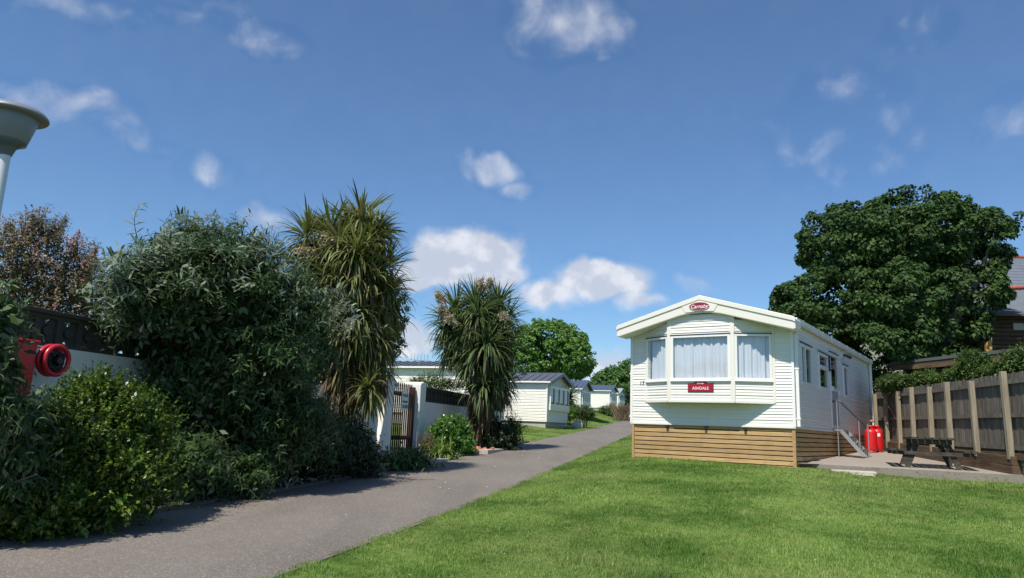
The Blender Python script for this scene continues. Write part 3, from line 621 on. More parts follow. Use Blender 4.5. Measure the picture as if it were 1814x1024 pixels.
# sign plate
m = N_(); m.extr([(1.51, 2.215), (2.09, 2.215), (2.09, 2.40)] + [(1.80 + .16 * cos(a * pi / 10), 2.395 + .055 * sin(a * pi / 10)) for a in range(0, 11)] + [(1.51, 2.40)], (0, -.35, 0), X, mY, .012, .026); sp_ = m.build('name_plate', M_blk_txt, car)
m = N_(); m.extr([(1.525, 2.23), (2.075, 2.23), (2.075, 2.385), (1.525, 2.385)], (0, -.35, 0), X, mY, .024, .029); m.extr([(1.80 + .11 * cos(a * pi / 12), 2.40 + .034 * sin(a * pi / 12)) for a in range(24)], (0, -.35, 0), X, mY, .0245, .031); m.build('red_plate', plain('sign_red', (.36, .012, .03), .35), sp_)
text_mesh('lettering', 'ASHDALE', .088, M_white_txt, sp_, (1.80, -.3805, 2.292 - Z0), X, mY, bold=.0005); text_mesh('lettering', 'Carnaby', .045, M_white_txt, sp_, (1.80, -.3825, 2.40 - Z0), X, mY, shear=.25)
text_mesh('house_number', '17', .125, M_blk_txt, car, (.25, -.018, 2.43 - Z0), X, mY, bold=.002)
# corner trims, floor rail
m = N_()
for x_, y_ in ((0, 0), (Wd, 0), (0, Ln), (Wd, Ln)):
    m.box(x_ - .035 if x_ == 0 else x_ - .02, x_ + .02 if x_ == 0 else x_ + .035, y_ - .035 if y_ == 0 else y_ - .02, y_ + .02 if y_ == 0 else y_ + .035, ZB - .01, 3.70)
m.each('corner_trim', M_trim, car, bevel=.006)
m = N_(); m.box(-.03, Wd + .03, -.03, 0, ZB - .035, ZB + .002); m.box(Wd, Wd + .032, .0, Ln, ZB - .034, ZB + .001); m.each('floor_rail', M_cream, car)
# gutter and downpipes
for x0, x1 in ((Wd + .03, Wd + .13), (-.13, -.03)):
    m = N_(); m.box(x0, x1, -.05, Ln + .1, 3.70, 3.79); m.box(x0 - .003, x1 + .008, -.05, Ln + .1, 3.785, 3.80)
    gt = m.build('gutter', M_trim, car, bevel=.012)
    m = N_()
    for yy in np.arange(.5, Ln, .95): m.box(x0 - .005, x1 + .006, yy, yy + .035, 3.692, 3.808)
    m.each('gutter_bracket', M_trim, gt)
def pipe(x_, y_, z0=ZB, z1=3.70, r=.034):
    m = N_(); m.box(x_ - r, x_ + r, y_ - r, y_ + r, z0, z1); p_ = m.build('downpipe', M_trim, car, bevel=.01); q_ = N_()
    for z_ in (z0 + .15, (z0 + z1) / 2 + .1, z1 - .1): q_.box(x_ - r - .012, x_ + r + .012, y_ - r - .008, y_ + r + .008, z_, z_ + .035)
    q_.each('pipe_clip', M_trim, p_)
pipe(Wd + .075, .06); pipe(Wd + .075, Ln - .05, 1.45); pipe(-.06, .06, 1.5, 3.6, .022)
# skirting: separate boards with gaps
def skirt(P0, P1, zb0, zb1, name='timber_skirting'):
    P0, P1 = Vector((*P0, 0)), Vector((*P1, 0)); u = (P1 - P0); L_ = u.length; u.normalize(); n = Vector((u.y, -u.x, 0)); m = N_(); r_ = random.Random(int(L_ * 100)); z = ZB - .02; k = 0
    while z > min(zb0, zb1) - .06:
        h_ = .080; jj = r_.uniform(-.003, .003); x0 = 0.0
        for x1 in ([L_ * .46, L_] if k % 3 == 1 else [L_] if L_ < 5 else [L_ * (.4 + .1 * (k % 3)), L_]):
            m.obox(P0, u, n, x0 + .001, x1 - .001, .0 + jj, .021 + jj, z - h_, z); x0 = x1
        z -= .0985; k += 1
    o_ = m.build(name, M_skirt, car, bevel=.003)
    b_ = N_(); b_.obox(P0, u, n, .02, L_ - .02, -.06, -.045, min(zb0, zb1) - .1, ZB - .03); b_.build('skirting_backing', M_gap, o_); return o_
skirt((.02, .03), (Wd - .02, .03), .66, .70); skirt((Wd - .01, .05), (Wd - .01, Ln - .1), .70, .98); skirt((.02, Ln - .1), (.02, .05), .7, .9); skirt((Wd - .02, Ln - .1), (.02, Ln - .1), .9, .9)
m = N_(); m.box(-.0, .055, -.02, .03, .62, ZB - .04); m.box(Wd - .055, Wd + .012, -.003, .06, .62, ZB - .045); m.each('skirting_corner_post', M_skirt, car, bevel=.004)
m = N_()
for x_ in (.85, 1.75, 2.62): m.box(x_, x_ + .06, -.05, .0, ZB - .10, ZB - .035)
m.each('chassis_bracket', M_dark, car)
# side windows
def side_window(y0, y1, z0, z1, mull=(), trans=(), curtain=False, name='window'):
    o0 = (Wd, 0, 0); u, n = Y_, X; f = N_(); t_ = .055
    f.obox(o0, u, n, y0 - .02, y1 + .02, -.05, .035, z0 - .02, z0 + t_); f.obox(o0, u, n, y0 - .02, y1 + .02, -.05, .034, z1 - t_, z1 + .02)
    f.obox(o0, u, n, y0 - .02, y0 + t_, -.05, .033, z0 + t_, z1 - t_); f.obox(o0, u, n, y1 - t_, y1 + .02, -.05, .033, z0 + t_, z1 - t_)
    for q in mull: f.obox(o0, u, n, q - .045, q + .045, -.05, .04, z0 + t_, z1 - t_)
    for q in trans: f.obox(o0, u, n, y0 + t_, y1 - t_, -.05, .038, q - .045, q + .045)
    wf = f.build(name, M_trim, car, bevel=.005)
    g_ = N_(); g_.obox(o0, u, n, y0 + .01, y1 - .01, -.018, -.010, z0 + .01, z1 - .01); g_.build('glass', M_glassd, wf)
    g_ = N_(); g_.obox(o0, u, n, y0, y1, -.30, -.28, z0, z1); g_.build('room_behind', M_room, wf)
    g_ = N_(); g_.obox(o0, u, n, y0 - .06, y1 + .06, .0, .045, z1 + .025, z1 + .045); g_.build('drip_strip', M_dark, wf)
    return wf
side_window(*[SW[0][i] for i in (0, 1, 2, 3)], mull=(1.0,)); side_window(*SW[1], trans=(3.0,)); side_window(*SW[3])
dr = side_window(*SW[2], trans=(2.55,), name='door')
m = N_(); m.box(Wd - .03, Wd + .012, 3.60, 4.48, 1.66, 2.50); m.build('lower_panel', plain('grey_panel', (.40, .41, .41), .4), dr)
m = N_()
for z_ in (1.8, 2.45, 3.15): m.box(Wd + .03, Wd + .06, 4.47, 4.53, z_, z_ + .11)
m.each('hinge', M_trim, dr)
m = N_(); m.box(Wd + .035, Wd + .07, 3.60, 3.64, 2.5, 2.62); m.box(Wd + .06, Wd + .075, 3.60, 3.74, 2.59, 2.61); m.build('handle', M_trim, dr)
m = N_(); m.box(Wd + .03, Wd + .05, 3.40, 3.55, 2.98, 3.36); nb_ = m.build('notice', plain('navy_notice', (.03, .03, .10), .4), dr)
m = N_(); r_ = random.Random(2)
for k in range(6): m.box(Wd + .05, Wd + .053, 3.45, 3.45 + .06, 3.03 + k * .052, 3.03 + k * .052 + .03)
m.each('notice_marks', M_white_txt, nb_)
m = N_(); m.tube([(Wd + .01, 5.1, 3.55), (Wd + .05, 5.1, 3.55)], .085, 14); lb = m.build('wall_lamp', M_trim, car); m = N_(); m.tube([(Wd + .05, 5.1, 3.55), (Wd + .14, 5.14, 3.53), (Wd + .19, 5.3, 3.5)], [.03, .045, .05], 10); m.build('lamp_head', M_dark, lb)

# metal steps at the door
stz = .93; st_o = CFL + CN * (Wd + .03) + CA * 3.95
steps = thing('entrance_steps', 'galvanised metal entrance steps with black handrail below the caravan door', 'steps', (*st_o, stz), -.612)
m = MB(); m.box(.02, .22, -.38, .38, .60, .63); m.build('platform', M_metal, steps)
for yy in (-.36, .36):
    m = MB(); m.bar((.18, yy, .60), (.66, yy, .02), .03, .085); m.build('stringer', M_metal, steps)
for k in range(3):
    m = MB(); x_ = .25 + k * .125; z_ = .47 - k * .15
    for q in range(4): m.box(x_ + q * .045 - .03, x_ + q * .045 + .005, -.34, .34, z_, z_ + .022)
    m.build('tread', M_metal, steps)
m = MB(); m.tube([(.10, -.36, .0), (.10, -.36, 1.32)], .014, 8)
m.build('rail_post', M_metal, steps)
for a_, b_ in (((.58, -.36, .06), (.58, -.36, .86)), ((.66, .36, .0), (.66, .36, .80))): m = MB(); m.tube([a_, b_], .014, 8); m.build('rail_post', M_metal, steps)
m = MB(); m.tube([(-.02, -.36, 1.30), (.12, -.36, 1.34), (.22, -.36, 1.27), (.62, -.36, .84), (.69, -.36, .78), (.70, -.36, .68)], .021, 8); m.build('handrail', M_dark, steps)

# concrete slab in front of the door
m = MB(); slz = lambda x, y: .785 + .036 * (to_sp(x, y)[0] - 16.3)
s0, s1 = SLAB; sb_ = CFR + CN * .04 + CA * .25; outer = [tuple(sb_), s0]
n_ = 14; front = [(s0[0] + (11.6 - s0[0]) * k / n_, s0[1] + (13.40 - s0[1]) * k / n_ + .02 * math.sin(k * 2.1)) for k in range(n_ + 1)]
back = [tuple(CFR + CN * .04 + CA * 9.4), (11.6, 23.2), (12.2, 23.2)]
poly = front + [(12.2, 23.2), tuple(CFR + CN * .0 + CA * 9.6), tuple(CFR - CN * .03 + CA * .20)]
k_ = len(poly); vs = [(x_, y_, slz(x_, y_)) for x_, y_ in poly] + [(x_, y_, slz(x_, y_) - .3) for x_, y_ in poly]
slab = thing('concrete_slab', 'rough weathered concrete patio slab beside the big caravan', 'patio', (*poly[0], .5)); m.off = Vector((-poly[0][0], -poly[0][1], -.5))
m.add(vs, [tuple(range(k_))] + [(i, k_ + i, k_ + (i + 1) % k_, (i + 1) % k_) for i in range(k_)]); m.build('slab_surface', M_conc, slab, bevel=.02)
M_paved = plain('pale_paving', (.46, .43, .37), .85, .12, 4, bmp=.4, bscale=25)
# small slab step on the lawn
sp1 = np.array([6.85, 14.75]); stp = thing('garden_step', 'pair of pale paving slabs forming a low step in front of the concrete patio', 'step', (*sp1, .645), rad(-20))
m = MB(); m.box(-.38, .42, -.02, .40, -.05, .065); m.build('step_slab', M_paved, stp, bevel=.01)
m = MB(); m.box(-.44, .36, -.34, .10, -.05, .015); m.build('step_slab', M_paved, stp, bevel=.01)

# gas bottles
def bottle(x, y, label):
    z = slz(x, y); b_ = thing('gas_bottle', label, 'gas bottle', (x, y, z), 0, 'gas bottles behind the steps')
    m = MB(); m.lathe([(.12, .0), (.125, .03), (.14, .05), (.155, .09), (.158, .14), (.158, .53), (.152, .57), (.13, .61), (.09, .64), (.04, .65)], 32); m.build('cylinder_body', M_red, b_)
    m = MB(); m.lathe([(.128, -.0), (.135, .0), (.135, .045), (.128, .045)], 28); m.build('foot_ring', M_red, b_)
    m = MB()
    for a in (0, 90, 180, 270): m.obox((0, 0, 0), (cos(rad(a)), sin(rad(a)), 0), (-sin(rad(a)), cos(rad(a)), 0), .075, .085, -.04, .04, .61, .70)
    m.lathe([(.078, .69), (.09, .69), (.092, .715), (.088, .74), (.078, .74)], 24); m.build('collar', M_red, b_)
    m = MB(); m.lathe([(.022, .64), (.022, .69), (.03, .69), (.03, .71), (.012, .72)], 12); m.build('valve', M_metal, b_)
    if 'partly' not in label: return
    m = MB(); m.obox((0, 0, 0), (.94, -.34, 0), (-.34, -.94, 0), -.005, .065, .150, .1605, .43, .52); m.build('paper_label', M_paper, b_)
bottle(10.18, 20.75, 'bright red gas bottle, the nearer one beside the steps'); bottle(10.53, 21.10, 'red gas bottle partly hidden behind the other bottle')
# hose/regulator cluster
rg = thing('gas_regulator', 'small metal gas regulator with pipe on the caravan corner above the bottles', 'regulator', (*(CFL + CN * (Wd + .06) + CA * 8.6), 1.75), -.612)
m = MB(); m.tube([(.02, 0, -.5), (.02, 0, .1), (.08, -.1, .16), (.12, -.2, .1), (.12, -.25, -.2)], .012, 8); m.build('pipe', M_metal, rg); m = MB(); m.lathe([(.03, -.03), (.07, -.02), (.07, .02), (.03, .04)], 16, (.08, -.1, .16)); m.build('valve', M_terra, rg)

# ------------------------------------------------------------------ picnic table
pt = thing('picnic_table', 'dark weathered wooden picnic table with attached benches on the concrete patio', 'picnic table', (8.60, 15.0, slz(8.5, 15.2)), rad(-22))
TL = 1.45; hw = .41
for k in range(6):
    m = MB(); x_ = -hw + k * .139; m.box(x_, x_ + .122, -.08, TL, .60, .645); m.build('top_plank', M_table, pt, bevel=.004)
for sx_ in (-1, 1):
    for k in range(2):
        m = MB(); x_ = sx_ * .70 + (-.135 if k == 0 else .01); m.box(x_, x_ + .125, -.10, TL + .02, .345, .39); m.build('bench_plank', M_table, pt, bevel=.004)
pt.scale = (.93, .93, .96)
for yy in (.12, TL - .28):
    for sx_ in (-1, 1):
        m = MB(); m.bar((sx_ * .26, yy, .60), (sx_ * .50, yy, .0), .11, .045, (0, 1, 0)); m.v = m.v; m.build('leg', M_table, pt)
    m = MB(); m.box(-.78, .78, yy - .065, yy - .025, .27, .345); m.build('bench_bearer', M_table, pt)
    m = MB(); m.box(-.38, .38, yy - .07, yy - .025, .50, .60); m.build('top_bearer', M_table, pt)

# ------------------------------------------------------------------ fence and sleepers
fz = lambda s: 1.18 + .0114 * s
fen = thing('timber_fence', 'tall weathered close board fence with pale posts behind the patio', 'fence', (*F0, 1.0), math.atan2(-FD[0], FD[1]))
# local frame: y along the fence, x away from the lawn
fx = lambda p_: (float((np.array(p_) - F0) @ FN), float((np.array(p_) - F0) @ FD))
pp = [fx(q)[1] for q in ((9.7, 14.31), (9.95, 15.72), (10.18, 17.02), (10.38, 18.11), (10.59, 19.3), (10.77, 20.32), (10.96, 21.34), (11.13, 22.31))]
pp = [pp[0] - 1.5, pp[0] - 3.0, pp[0] - 4.6] + pp
r_ = random.Random(4)
for i, y in enumerate(pp):
    m = MB((0, 0, -1)); h_ = 1.50 + (.02 if i % 2 else -.03) + (.05 if i == 3 else 0); m.box(-.055, .045, y - .05, y + .05, fz(y) - .12, fz(y) + h_ - .01); o = m.build('post', M_post, fen, bevel=.006); o.rotation_euler = (0, r_.uniform(-.012, .012), 0)
m = MB((0, 0, -1)); y = pp[2] - .3
while y < pp[-1] + .3:
    wd = r_.uniform(.095, .12); h_ = 1.52 + r_.uniform(-.015, .02); x_ = r_.uniform(.095, .105); m.add([(x_ + a, y + b_ * wd, z_) for a in (0, .02) for b_ in (0, .97) for z_ in (fz(y) - .18, fz(y) + h_)], [(0, 1, 3, 2), (4, 6, 7, 5), (0, 4, 5, 1), (2, 3, 7, 6), (0, 2, 6, 4), (1, 5, 7, 3)]); y += wd
m.build('boarding', M_fence, fen)
for h_ in (.10, .72, 1.36):
    m = MB((0, 0, -1)); a, b_ = pp[2] - .3, pp[-1] + .3; m.bar((.068, a, fz(a) + h_), (.068, b_, fz(b_) + h_), .045, .085); m.build('rail', M_fence, fen)
for h_ in (-.06,):
    m = MB((0, 0, -1)); a, b_ = pp[2] - .3, pp[-1] + .3; m.bar((.062, a, fz(a) + h_), (.062, b_, fz(b_) + h_), .03, .13); m.build('gravel_board', M_sleep, fen)
sl_ = thing('sleeper_wall', 'low retaining wall of brown timber sleepers along the foot of the fence', 'retaining wall', (9.70, 14.2, .8), math.atan2(-FD[0], FD[1]))
for k, (za, zb_) in enumerate(((-.10, .135), (.140, .315))):
    y = 0.0; j = 0
    while y < 8.0:
        L_ = 2.1 if (j + k) % 2 else 1.5; e_ = .017 * y; m = MB(); m.add([(x_, yy, z_ + .030 * yy) for yy in (y, min(8.0, y + L_) - .006) for x_, z_ in ((-.06 + k * .006, za), (.10, za), (.10, zb_), (-.06 + k * .006, zb_))], [(0, 1, 2, 3), (7, 6, 5, 4), (0, 4, 5, 1), (1, 5, 6, 2), (2, 6, 7, 3), (3, 7, 4, 0)]); m.build('sleeper', M_sleep, sl_, bevel=.008); y += L_; j += 1
    m = MB(); m.box(.106, 2.6, -.03 + k * .006, .13, za, zb_); m.build('sleeper', M_skirt, sl_, bevel=.008)

# ================================================================== LEFT: garden walls, gate, lamp
def wall_thing(name, label, s0, s1, p, top, zbase, block=True, th=.20):
    c_ = RP(s0, p); w_ = thing(name, label, 'garden wall', (*c_, zbase), -RH); m = MB((0, 0, -zbase)); bt = top - .42
    m.box(-th, 0, 0, s1 - s0, zbase - .3, bt); m.build('rendered_wall', M_render, w_)
    m = MB((0, 0, -zbase)); n_ = int((s1 - s0) / .3); bw = (s1 - s0) / n_
    for k in range(n_):
        y0 = k * bw; x0, x1 = -.16, -.05
        m.box(x0, x1, y0, y0 + bw, bt + .001, bt + .045); m.box(x0, x1, y0, y0 + bw, top - .095, top - .051); m.box(x0, x1, y0 + .001, y0 + .035, bt + .045, top - .095); m.box(x0, x1, y0 + bw - .035, y0 + bw - .001, bt + .045, top - .095)
        cy, cz = y0 + bw / 2, (bt + top - .05) / 2
        for a in (45, 135, 225, 315):
            d_ = (cos(rad(a)), sin(rad(a))); m.bar((-.105, cy + d_[0] * .05, cz + d_[1] * .05), (-.105, cy + d_[0] * .18, cz + d_[1] * .18), .10, .028, (1, 0, 0))
        m.tube([(-.15, cy, cz), (-.06, cy, cz)], .06, 10)
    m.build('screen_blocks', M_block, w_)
    m = MB((0, 0, -zbase)); y = 0
    while y < s1 - s0 - .01: e_ = min(y + .6, s1 - s0); m.box(-.20, -.01, y, e_ - .008, top - .05, top); y += .6
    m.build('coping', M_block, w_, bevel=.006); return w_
wall_thing('garden_wall', 'white rendered garden wall with dark pierced block topping behind the hose reel', 1.0, 15.75, -7.15, 2.40, .25)
wall_thing('garden_wall', 'shorter white rendered garden wall with dark block topping beyond the gate', 18.35, 28.2, -7.15, 2.33, .55)
def pillar(label, s, p, w_, top, flare=0):
    c_ = RP(s, p); zb = float(TZ(s, p)); o_ = thing('gate_pillar', label, 'gate pillar', (*c_, zb), -RH, 'white pillars either side of the gate'); m = MB((0, 0, -zb))
    prof = []; n_ = 10; h_ = top - zb
    if flare:
        pts = [(0, zb - .2)] + [(-flare * (1 - k / n_) ** 2.2 + .0, zb - .2 + (h_ * .75 + .2) * k / n_) for k in range(n_ + 1)] + [(0.0, top - .03), (.06, top), (w_ - .06, top + .0), (w_, top - .03), (w_, zb - .2)]
        m.extr(pts[1:], (0, 0, 0), (0, 1, 0), (1, 0, 0), -.45, .0)
    else:
        pts = [(0, zb - .2), (0, top - .05), (.04, top - .01), (w_ / 2, top + .02), (w_ - .04, top - .01), (w_, top - .05), (w_, zb - .2)]
        m.extr(pts, (0, 0, 0), (0, 1, 0), (1, 0, 0), -.45, .0)
    m.build('pillar_shaft', M_render, o_, bevel=.02)
pillar('white rendered gate pillar with a curved flared foot, left of the brown gate', 15.75, -6.8, .45, 2.42, .55)
pillar('square white rendered gate pillar with rounded top, right of the brown gate', 17.95, -6.8, .42, 2.36)
gt = thing('wooden_gate', 'dark red brown slatted gate carrying a white notice between the white pillars', 'gate', (*RP(16.22, -6.95), .62), -RH)
gm = 1.71
for k in range(12):
    m = MB(); y = .03 + k * (gm - .2) / 12; m.add([(x_, y + b_, z_) for x_ in (0, .016) for b_, z_ in ((0, .02), (.064, .02), (.064, 1.62), (.032, 1.665), (0, 1.62))], [(0, 1, 2, 3, 4), (9, 8, 7, 6, 5)] + [(i, 5 + i, 5 + (i + 1) % 5, (i + 1) % 5) for i in range(5)]); m.build('slat', M_gate, gt)
m = MB(); m.box(-.09, .03, gm - .17, gm - .02, -.05, 1.60); m.build('gate_post', M_gate, gt, bevel=.005)
for z_ in (.28, 1.34):
    m = MB(); m.box(-.05, -.002, .0, gm - .17, z_, z_ + .10); m.build('gate_rail', M_gate, gt)
nt_ = MB(); nt_.box(.026, .034, .78, 1.22, 1.0, 1.44); no = nt_.build('notice', M_paper, gt)
for s_, z_, sz in (('PLEASE', 1.355, .105), ('keep gate', 1.215, .085), ('CLOSED', 1.085, .105)): text_mesh('lettering', s_, sz, M_blk_txt, no, (.037, 1.0, z_), (0, 1, 0), (1, 0, 0), bold=.001)
nt_ = MB(); nt_.box(.026, .034, .12, .50, 1.50, 1.64); no = nt_.build('small_sign', M_paper, gt); text_mesh('lettering', 'OPEN', .10, plain('blue_lettering', (.05, .10, .30), .6), no, (.037, .31, 1.565), (0, 1, 0), (1, 0, 0), bold=.001)
nt_ = MB(); nt_.box(-.02, .04, .02, .12, .98, 1.38); nt_.build('blue_panel', M_blue, gt)

# hose reel on its red board
hr = thing('fire_hose_reel', 'red fire hose reel on a red cabinet half hidden by leaves at the garden wall', 'hose reel', (*RP(6.35, -6.95), .3), -RH)
m = MB(); m.box(-.12, .16, -.60, .03, .85, 1.66); m.box(-.12, .18, -.62, .05, 1.66, 1.69); m.build('cabinet', M_red, hr, bevel=.015)
m = MB(); m.box(-.06, .06, -.02, .06, -.1, 1.5); m.build('mounting_post', M_red, hr)
m = MB(); cc = Vector((.16, .25, 1.50)); R_ = .155
for dx, rr_ in ((-.045, .027), (.045, .027)): m = MB(); m.tube([cc + Vector((dx, R_ * cos(a * pi / 16), R_ * sin(a * pi / 16))) for a in range(33)], rr_, 10, cap=False); m.build('drum_rim', M_reel, hr)
m = MB(); m.tube([cc + Vector((-.085, 0, 0)), cc + Vector((-.075, 0, 0))], R_, 32); m.tube([cc + Vector((-.1, 0, 0)), cc + Vector((.09, 0, 0))], .035, 16); m.build('drum_disc', M_dark, hr)
m = MB(); m.tube([cc + Vector((-.06 + .12 * ((a * 7) % 64) / 64, (.07 + .012 * (a // 64)) * cos(a * pi / 12), (.07 + .012 * (a // 64)) * sin(a * pi / 12))) for a in range(240)], .014, 6); m.build('hose', M_dark, hr)

# lamp post
lp = at(5, 300, 6.5); lpz = float(GZ(lp[0], lp[1])); lam = thing('lamp_post', 'grey lamp post with bowl shaped lantern and flat disc cap at the left edge', 'lamp post', (lp[0], lp[1], lpz), 0)
Hh = 3.60 - lpz
m = MB(); m.lathe([(.058, 0), (.058, .9), (.048, .95), (.045, Hh + .05)], 24); m.build('pole', M_pole, lam)
m = MB(); m.lathe([(.052, Hh - .02), (.058, Hh + .0), (.075, Hh + .05), (.10, Hh + .075), (.152, Hh + .10), (.156, Hh + .12)], 36); m.build('neck', M_lampd, lam)
m = MB(); m.lathe([(.150, Hh + .118), (.158, Hh + .125), (.222, Hh + .36), (.218, Hh + .37)], 48); m.build('lantern_bowl', M_lampg, lam)
m = MB(); m.lathe([(.19, Hh + .362), (.292, Hh + .362), (.303, Hh + .372), (.299, Hh + .388), (.26, Hh + .43), (.12, Hh + .46), (.02, Hh + .465)], 48); m.build('disc_cap', M_lampg, lam)

# ================================================================== distant caravans
def gable_caravan(label, corner, zbase, heading, length, width, wallh, roofh, m_roof, wins=True, base_h=.22, extra=None, group='static caravans up the slope', sidewin=()):
    """corner = near front corner; local x runs along the gable front (away from viewer), -y... long side leaves along -x"""
    th = rad(90 - heading)                       # local +x = heading direction
    o_ = thing('static_caravan', label, 'caravan', (*corner, zbase), th, group); o_v = (0, 0, 0)
    # local x: along gable front, local y: left of it (long side)
    W_, L_ = width, length; zb = base_h; ze = wallh + zb; zr_ = ze + roofh
    ex = lambda z: (0, W_) if z <= ze else (W_ / 2 * (z - ze) / roofh, W_ - W_ / 2 * (z - ze) / roofh)
    m = MB(); clad(m, (0, 0), (W_, 0), zb, zr_ - .02, .15, .02, ext=ex); m.build('end_wall', M_clad, o_)
    m = MB(); clad(m, (W_, L_), (0, L_), zb, zr_ - .02, .15, .02, ext=ex); m.build('end_wall', M_clad, o_)
    m = MB(); clad(m, (0, L_), (0, 0), zb, ze, .15, .02, holes=[(L_ - b_, L_ - a, z0, z1) for a, b_, z0, z1 in sidewin]); m.build('side_wall', M_clad, o_)
    m = MB(); clad(m, (W_, 0), (W_, L_), zb, ze, .15, .02); m.build('side_wall', M_clad, o_)
    m = MB(); m.box(.06, W_ - .06, .06, L_ - .06, -.3, zb); m.build('skirting', M_stone, o_)
    # tiled roof with stepped courses
    m = MB(); n_ = 7
    for sg in (0, 1):
        for k in range(n_):
            t0, t1 = k / n_, (k + 1) / n_; xe = -.18; f = lambda t: (xe + (W_ / 2 - xe) * t, ze - .02 + (zr_ - ze + .06) * t)
            (xa, za), (xb, zb_) = f(t0), f(t1)
            if sg: xa, xb = W_ - xa, W_ - xb
            vs = [(x_, y_, z_) for y_ in (-.30, L_ + .2) for x_, z_ in ((xa, za), (xa, za + .05), (xb, zb_ + .025), (xb, zb_ - .02))]; m.add(vs, [(0, 1, 2, 3), (7, 6, 5, 4), (0, 4, 5, 1), (1, 5, 6, 2), (2, 6, 7, 3), (3, 7, 4, 0)])
    rf = m.build('roof', m_roof, o_)
    m = MB()
    yy = .0
    while yy < L_:
        for x0, x1 in ((-.18, W_ / 2), (W_ + .18, W_ / 2)): m.bar((x0, yy, ze + .055), (x1, yy, zr_ + .085), .05, .025)
        yy += .42
    m.build('tile_ridges', m_roof, rf)
    m = MB()
    for x0, x1 in ((-.2, W_ / 2), (W_ + .2, W_ / 2)): m.bar((x0, -.32, ze - .06), (x1, -.32, zr_ - .01), .03, .18)
    m.build('bargeboard', M_tile, o_)
    m = MB(); m.box(-.24, -.16, -.25, L_ + .15, ze - .05, ze + .03); m.build('gutter', M_trim, o_)
    m = MB(); m.box(-.06, .03, -.045, .03, zb, ze); m.box(-.06, .03, L_ - .03, L_ + .045, zb, ze); m.each('corner_trim', M_trim, o_)
    if wins:
        z0, z1 = zb + .95, zb + 1.78; xs = [(.25, .85), (1.0, W_ - 1.0), (W_ - .85, W_ - .25)]
        m = MB(); m.box(.15, W_ - .15, -.16, -.02, zb + .62, z0 - .05); m.box(.15, W_ - .15, -.16, -.02, z1 + .05, z1 + .12); m.build('bay_front', M_clad, o_)
        for x0, x1 in xs:
            m = MB(); m.box(x0 - .05, x1 + .05, -.15, -.02, z0 - .05, z0); m.box(x0 - .05, x1 + .05, -.15, -.02, z1, z1 + .05); m.box(x0 - .05, x0, -.15, -.02, z0, z1); m.box(x1, x1 + .05, -.15, -.02, z0, z1)
            if x1 - x0 > 1: m.box((x0 + x1) / 2 - .03, (x0 + x1) / 2 + .03, -.15, -.02, z0, z1)
            wf = m.build('window', M_trim, o_); m = MB(); m.box(x0, x1, -.10, -.09, z0, z1); m.build('glass', M_glassd, wf)
    for a, b_, z0, z1 in sidewin:
        m = MB(); m.box(-.05, .03, a - .04, b_ + .04, z0 - .05, z0); m.box(-.05, .03, a - .04, b_ + .04, z1, z1 + .05); m.box(-.05, .03, a - .05, a, z0, z1); m.box(-.05, .03, b_, b_ + .05, z0, z1); wf = m.build('window', M_trim, o_)
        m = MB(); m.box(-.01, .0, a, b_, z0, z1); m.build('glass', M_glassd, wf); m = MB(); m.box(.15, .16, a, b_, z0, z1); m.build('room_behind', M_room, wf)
    if extra: extra(o_, ze, zr_, L_, W_)
    return o_
def c1x(o_, ze, zr_, L_, W_):
    m = MB(); m.tube([(-.10, 1.9, ze - .35), (-.10, 1.9, ze + 1.15)], .018, 6); m.tube([(-.10, 1.7, ze + 1.05), (-.10, 2.1, ze + 1.05)], .012, 5); m.build('aerial', M_metal, o_)
    m = MB(); m.box(1.1, 1.3, 1.7, 1.95, zr_ - .25, zr_ + .05); m.build('flue', M_dark, o_)
gable_caravan('cream caravan with dark tiled roof nearest beyond the second palm, gable facing the road', (2.07, 39.0), 1.50, 23, 9.5, 3.5, 2.08, .56, M_tile, extra=c1x)
gable_caravan('smaller cream caravan with blue grey roof second along the road, behind the low spiky palm', (6.60, 67.0), 2.86, 21, 9, 3.3, 2.05, .85, M_tile2, group='static caravans up the slope')
gable_caravan('cream caravan with long blue roof third along the road', (12.14, 88.0), 3.98, 22, 12, 3.3, 2.05, .70, M_tile2)
gable_caravan('farthest small caravan with pale grey roof at the top of the road', (15.9, 106.0), 4.8, 24, 5.0, 3.2, 1.95, .75, M_tileg)
def cwx(o_, ze, zr_, L_, W_):
    m = MB(); m.tube([(-.12, 4.9, ze - .5), (-.12, 4.9, ze + .7)], .02, 6); m.tube([(-.12, 4.5, ze + .6), (-.12, 5.3, ze + .6)], .012, 5)
    m.build('aerial', M_metal, o_)
    m = MB(); m.tube([(-.1, 4.3, ze - .15), (-.1, 5.3, ze - .5)], .015, 5); m.build('bracket', M_metal, o_)
cwr = at(804, 690, 33)
gable_caravan('long cream caravan with dark tiled roof seen over the gate and garden wall', (cwr[0] + 1.0, 33.4), 1.62, 22, 14, 3.4, 2.12, .38, M_tile, wins=False, group='static caravans up the slope', sidewin=((3.5 + 1.0, 4.2 + 1.0, 1.0, 1.85),), extra=cwx)
# row of roof spikes (aerial array) on the ridge
sp3 = at(742, 628, 34.5); an = thing('roof_aerial', 'row of thin upright spikes of an aerial above the long caravan roof', 'aerial', (sp3[0], sp3[1] + .3, sp3[2] - .25), rad(22))
m = MB(); m.tube([(-.45, 0, 0), (.45, 0, 0)], .012, 5); m.build('boom', M_metal, an)
m = MB()
for k in range(6): m.tube([(-.4 + k * .16, 0, -.05), (-.4 + k * .16, 0, .32)], [.012, .008], 5)
m.each('aerial_rod', M_metal, an)
m = MB(); m.tube([(0, 0, 0), (0, 0, -.6)], .014, 5); m.build('mast', M_metal, an)

